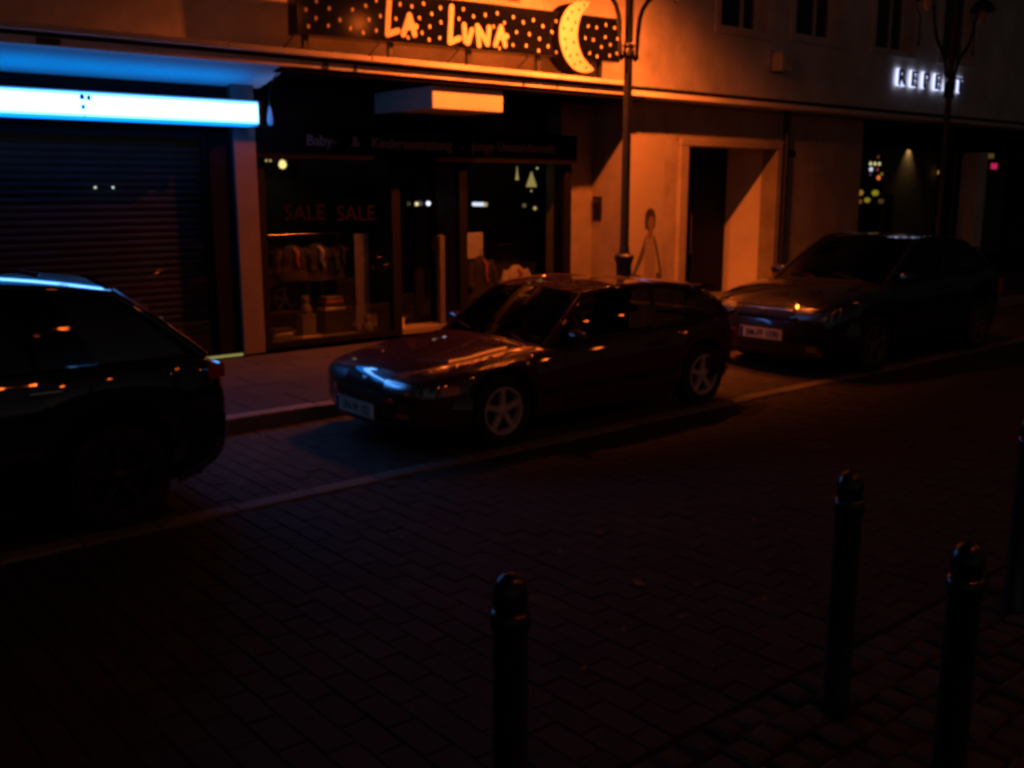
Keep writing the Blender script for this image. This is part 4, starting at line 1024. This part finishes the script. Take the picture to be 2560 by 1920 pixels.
crx = dict(L=3.53, W=.80, rw=.275, xf=.73, xr=3.03, rim='five',
    plan=([0, .015, .05, .12, .3, .7, 1.6, 2.8, 3.20, 3.40, 3.49, 3.53], [.36, .50, .61, .685, .745, .79, .80, .80, .785, .755, .71, .65]),
    shoulder=([0, .06, .2, .7, 1.25, 2.0, 2.9, 3.30, 3.48, 3.53], [.455, .525, .57, .625, .68, .715, .745, .765, .755, .70]),
    bottom=([0, .15, .5, 3.2, 3.42, 3.53], [.24, .19, .17, .17, .21, .27]),
    crown=([0, .1, .6, 1.2, 1.4, 3.0, 3.35, 3.53], [.02, .03, .055, .05, .0, .0, .03, .03]),
    A0=(1.26, .655, .70), A1=(1.76, .54, 1.055), C1=(3.22, .545, .985), C0=(3.46, .64, .785), railbulge=.07, roofcrown=.025, beltbulge=-.005, beltout=.075,
    sidewin=[(0, 7), (7, 12)], bpillar=[7], quarter=[(12, 14, 0)], bump_in=.42, fbump=(.19, .43), rbump=(.24, .47), stripz=.38, seams=(1.36, 2.52), handle=2.30,
    paint=mat('dark_red_paint', (0.075, 0.007, 0.008), 0.5, spec=0.1, noise=.08, nscale=3, coat=1.0), bumpmat=mat('dark_red_bumper', (0.06, 0.006, 0.007), 0.5, spec=.1, coat=1.0), detail=crx_detail)
build_car('parked_coupe', 'dark red sloping coupe with star alloy wheels parked in the middle', (3.86, 6.34, 0), crx)

# --- the black hatchback on the right
def rc_detail(t, S, fw, fs, fc):
    L = S['L']
    fx, fy = hitter(t, ('body', 'front_bumper'))
    for s in (-1, 1):
        ys = [s*v for v in np.linspace(.38, .765, 12)]
        zs = lambda y: (.585+.03*(abs(y) < .45), .63, .665, .70+.012*(abs(y)-.4)/.4)
        h = lamp_patch([[(fx(y, z, .004), y, z) for z in zs(y)] for y in ys], t, 'headlight', M_reflector)
        lamp_patch([[(fx(y, z, .014), y, z) for z in zs(y)] for y in ys], h, 'lens', M_lens)
    ys = np.linspace(-.34, .34, 9)
    g_ = lamp_patch([[(fx(y, z, .004), y, z) for z in (.585, .62, .66)] for y in ys], t, 'grille', M_black)
    for k in range(3):
        MB().tube([(fx(y, .595+k*.026, .008), y, .595+k*.026) for y in ys], .005, 5).build('grille_bar', M_black, g_)
    MB().tube([(fx(0, .63, .012), .038*math.cos(a), .63+.038*math.sin(a)) for a in np.linspace(0, 2*math.pi, 21)], .006, 6, cap=False).build('emblem', M_chrome, g_, 60)
    MB().tube([(fx(y, .672, .004), y, .672) for y in ys], .007, 6).build('chrome_strip', M_chrome, t, 60)
    plate(t, fx(0, .42, .022), -.04, .42, 'BM-PF 1090')
    lamp_patch([[(fx(y, z, .004), y, z) for z in (.26, .32)] for y in np.linspace(-.45, .45, 9)], t, 'air_intake', M_black)
    for s in (-1, 1):
        lamp_patch([[(fx(y, z, .005), y, z) for z in (.27, .33)] for y in [s*v for v in (.53, .58, .63)]], t, 'fog_lamp', M_reflector)
        MB().box(L-.04, L+.012, s*.66-.10, s*.66+.10, .62, .82).build('tail_lamp', M_redlens, t, bevel=.012)
        MB().sweep([(x, s*(fw(x)-.050), fs(x)+.004) for x in np.linspace(1.3, 3.4, 12)], [(-.004, -.006), (.006, -.006), (.006, .006), (-.004, .006)]).build('belt_trim', M_chrome, t, 40)
    MB().sweep([(L-.36, y, 1.19-.02*abs(y)) for y in np.linspace(-.55, .55, 9)], [(-.02, -.014), (.17, -.006), (.175, .006), (.02, .022), (-.02, .016)][::-1]).build('rear_spoiler', S['paint'], t, 40)
rcar = dict(L=3.78, W=.845, rw=.30, xf=.83, xr=3.12, rim='five',
    plan=([0, .015, .05, .12, .35, .8, 1.6, 2.8, 3.35, 3.63, 3.74, 3.78], [.38, .53, .70, .745, .80, .838, .845, .845, .82, .78, .73, .66]),
    shoulder=([0, .06, .2, .7, 1.25, 2.1, 3.0, 3.53, 3.71, 3.78], [.60, .68, .745, .83, .885, .915, .94, .95, .92, .84]),
    bottom=([0, .15, .5, 3.3, 3.63, 3.78], [.24, .20, .18, .18, .24, .30]),
    crown=([0, .1, .6, 1.2, 1.35, 3.25, 3.55, 3.78], [.02, .035, .06, .045, .0, .0, .02, .02]),
    A0=(1.20, .69, .90), A1=(1.95, .565, 1.325), C1=(3.05, .56, 1.275), C0=(3.54, .66, .975), railbulge=.045, roofcrown=.035, beltbulge=.0, beltout=.07,
    sidewin=[(0, 6), (6, 11), (11, 13)], bpillar=[6, 11], quarter=[(13, 14, 0)], bump_in=.45, fbump=(.24, .56), rbump=(.30, .60), stripz=.46, seams=(1.42, 2.34, 2.82), handle=2.12,
    paint=mat('black_paint', (0.008, 0.008, 0.010), 0.5, spec=0.1, coat=1.0), bumpmat=mat('black_bumper', (0.008, 0.008, 0.009), 0.4, coat=.4), handlemat=M_black, rimmat=mat('grey_wheel', (.10, .10, .10), .4), detail=rc_detail)
build_car('parked_hatchback', 'black hatchback with pale number plate parked on the right', (8.66, 6.24, 0), rcar)

# --- the dark hatchback cut off at the left
def lc_detail(t, S, fw, fs, fc):
    L = S['L']
    for s in (-1, 1):
        tl = MB().grid([[(x, s*(fw(x)+.006), z) for z in (.79, .82, .87)] for x in (L-.13, L-.09, L-.05, L-.02)]).build('tail_lamp', M_redlens, t, 60)
        MB().box(L-.03, L+.008, s*.64-.07, s*.64+.07, .78, .87).build('reversing_lamp', M_redlens, tl, bevel=.01)
        MB().grid([[(.03+.2*(abs(y)/.8)**3, s*y, z) for z in (.60, .72)] for y in (.4, .55, .7, .79)]).build('headlight', M_reflector, t, 60)
        MB().tube([(1.6, s*.50, 1.44), (1.7, s*.50, 1.47), (3.0, s*.50, 1.46), (3.1, s*.50, 1.43)], .014, 8).build('roof_bar', M_black, t, 50)
    box('rear_plate', M_plate, t, L+.012, L+.024, -.26, .26, .55, .66)
lcar = dict(L=4.05, W=.84, rw=.30, xf=.82, xr=3.36, rim='five',
    plan=([0, .04, .12, .35, .8, 1.6, 3.1, 3.6, 3.9, 4.01, 4.05], [.64, .70, .745, .80, .835, .84, .84, .825, .79, .75, .70]),
    shoulder=([0, .06, .2, .7, 1.2, 2.2, 3.3, 3.8, 4.0, 4.05], [.60, .68, .745, .83, .89, .92, .935, .93, .88, .78]),
    bottom=([0, .15, .5, 3.6, 3.9, 4.05], [.24, .20, .18, .18, .25, .34]),
    crown=([0, .1, .6, 1.2, 1.35, 3.6, 3.9, 4.05], [.02, .035, .06, .045, .0, .0, .01, .01]),
    A0=(1.15, .69, .905), A1=(1.85, .58, 1.385), C1=(3.46, .57, 1.31), C0=(3.92, .66, .93), railbulge=.05, roofcrown=.062, beltbulge=.0, beltout=.07,
    sidewin=[(0, 6), (6, 11)], bpillar=[6], quarter=[(11, 14, 0)], bump_in=.42, fbump=(.24, .56), rbump=(.32, .60), stripz=.50, seams=(1.40, 2.38, 3.12), handle=2.92, rimmat=mat('dark_wheel', (.02, .02, .02), .5),
    paint=mat('midnight_paint', (0.006, 0.007, 0.012), 0.5, spec=0.1, coat=1.0), bumpmat=mat('midnight_bumper', (0.007, 0.008, 0.012), 0.4, coat=.4), handlemat=M_chrome, detail=lc_detail)
build_car('parked_hatchback', 'near black hatchback cut off at the left edge, its red tail lamp showing', (-1.58, 6.36, 0), lcar)
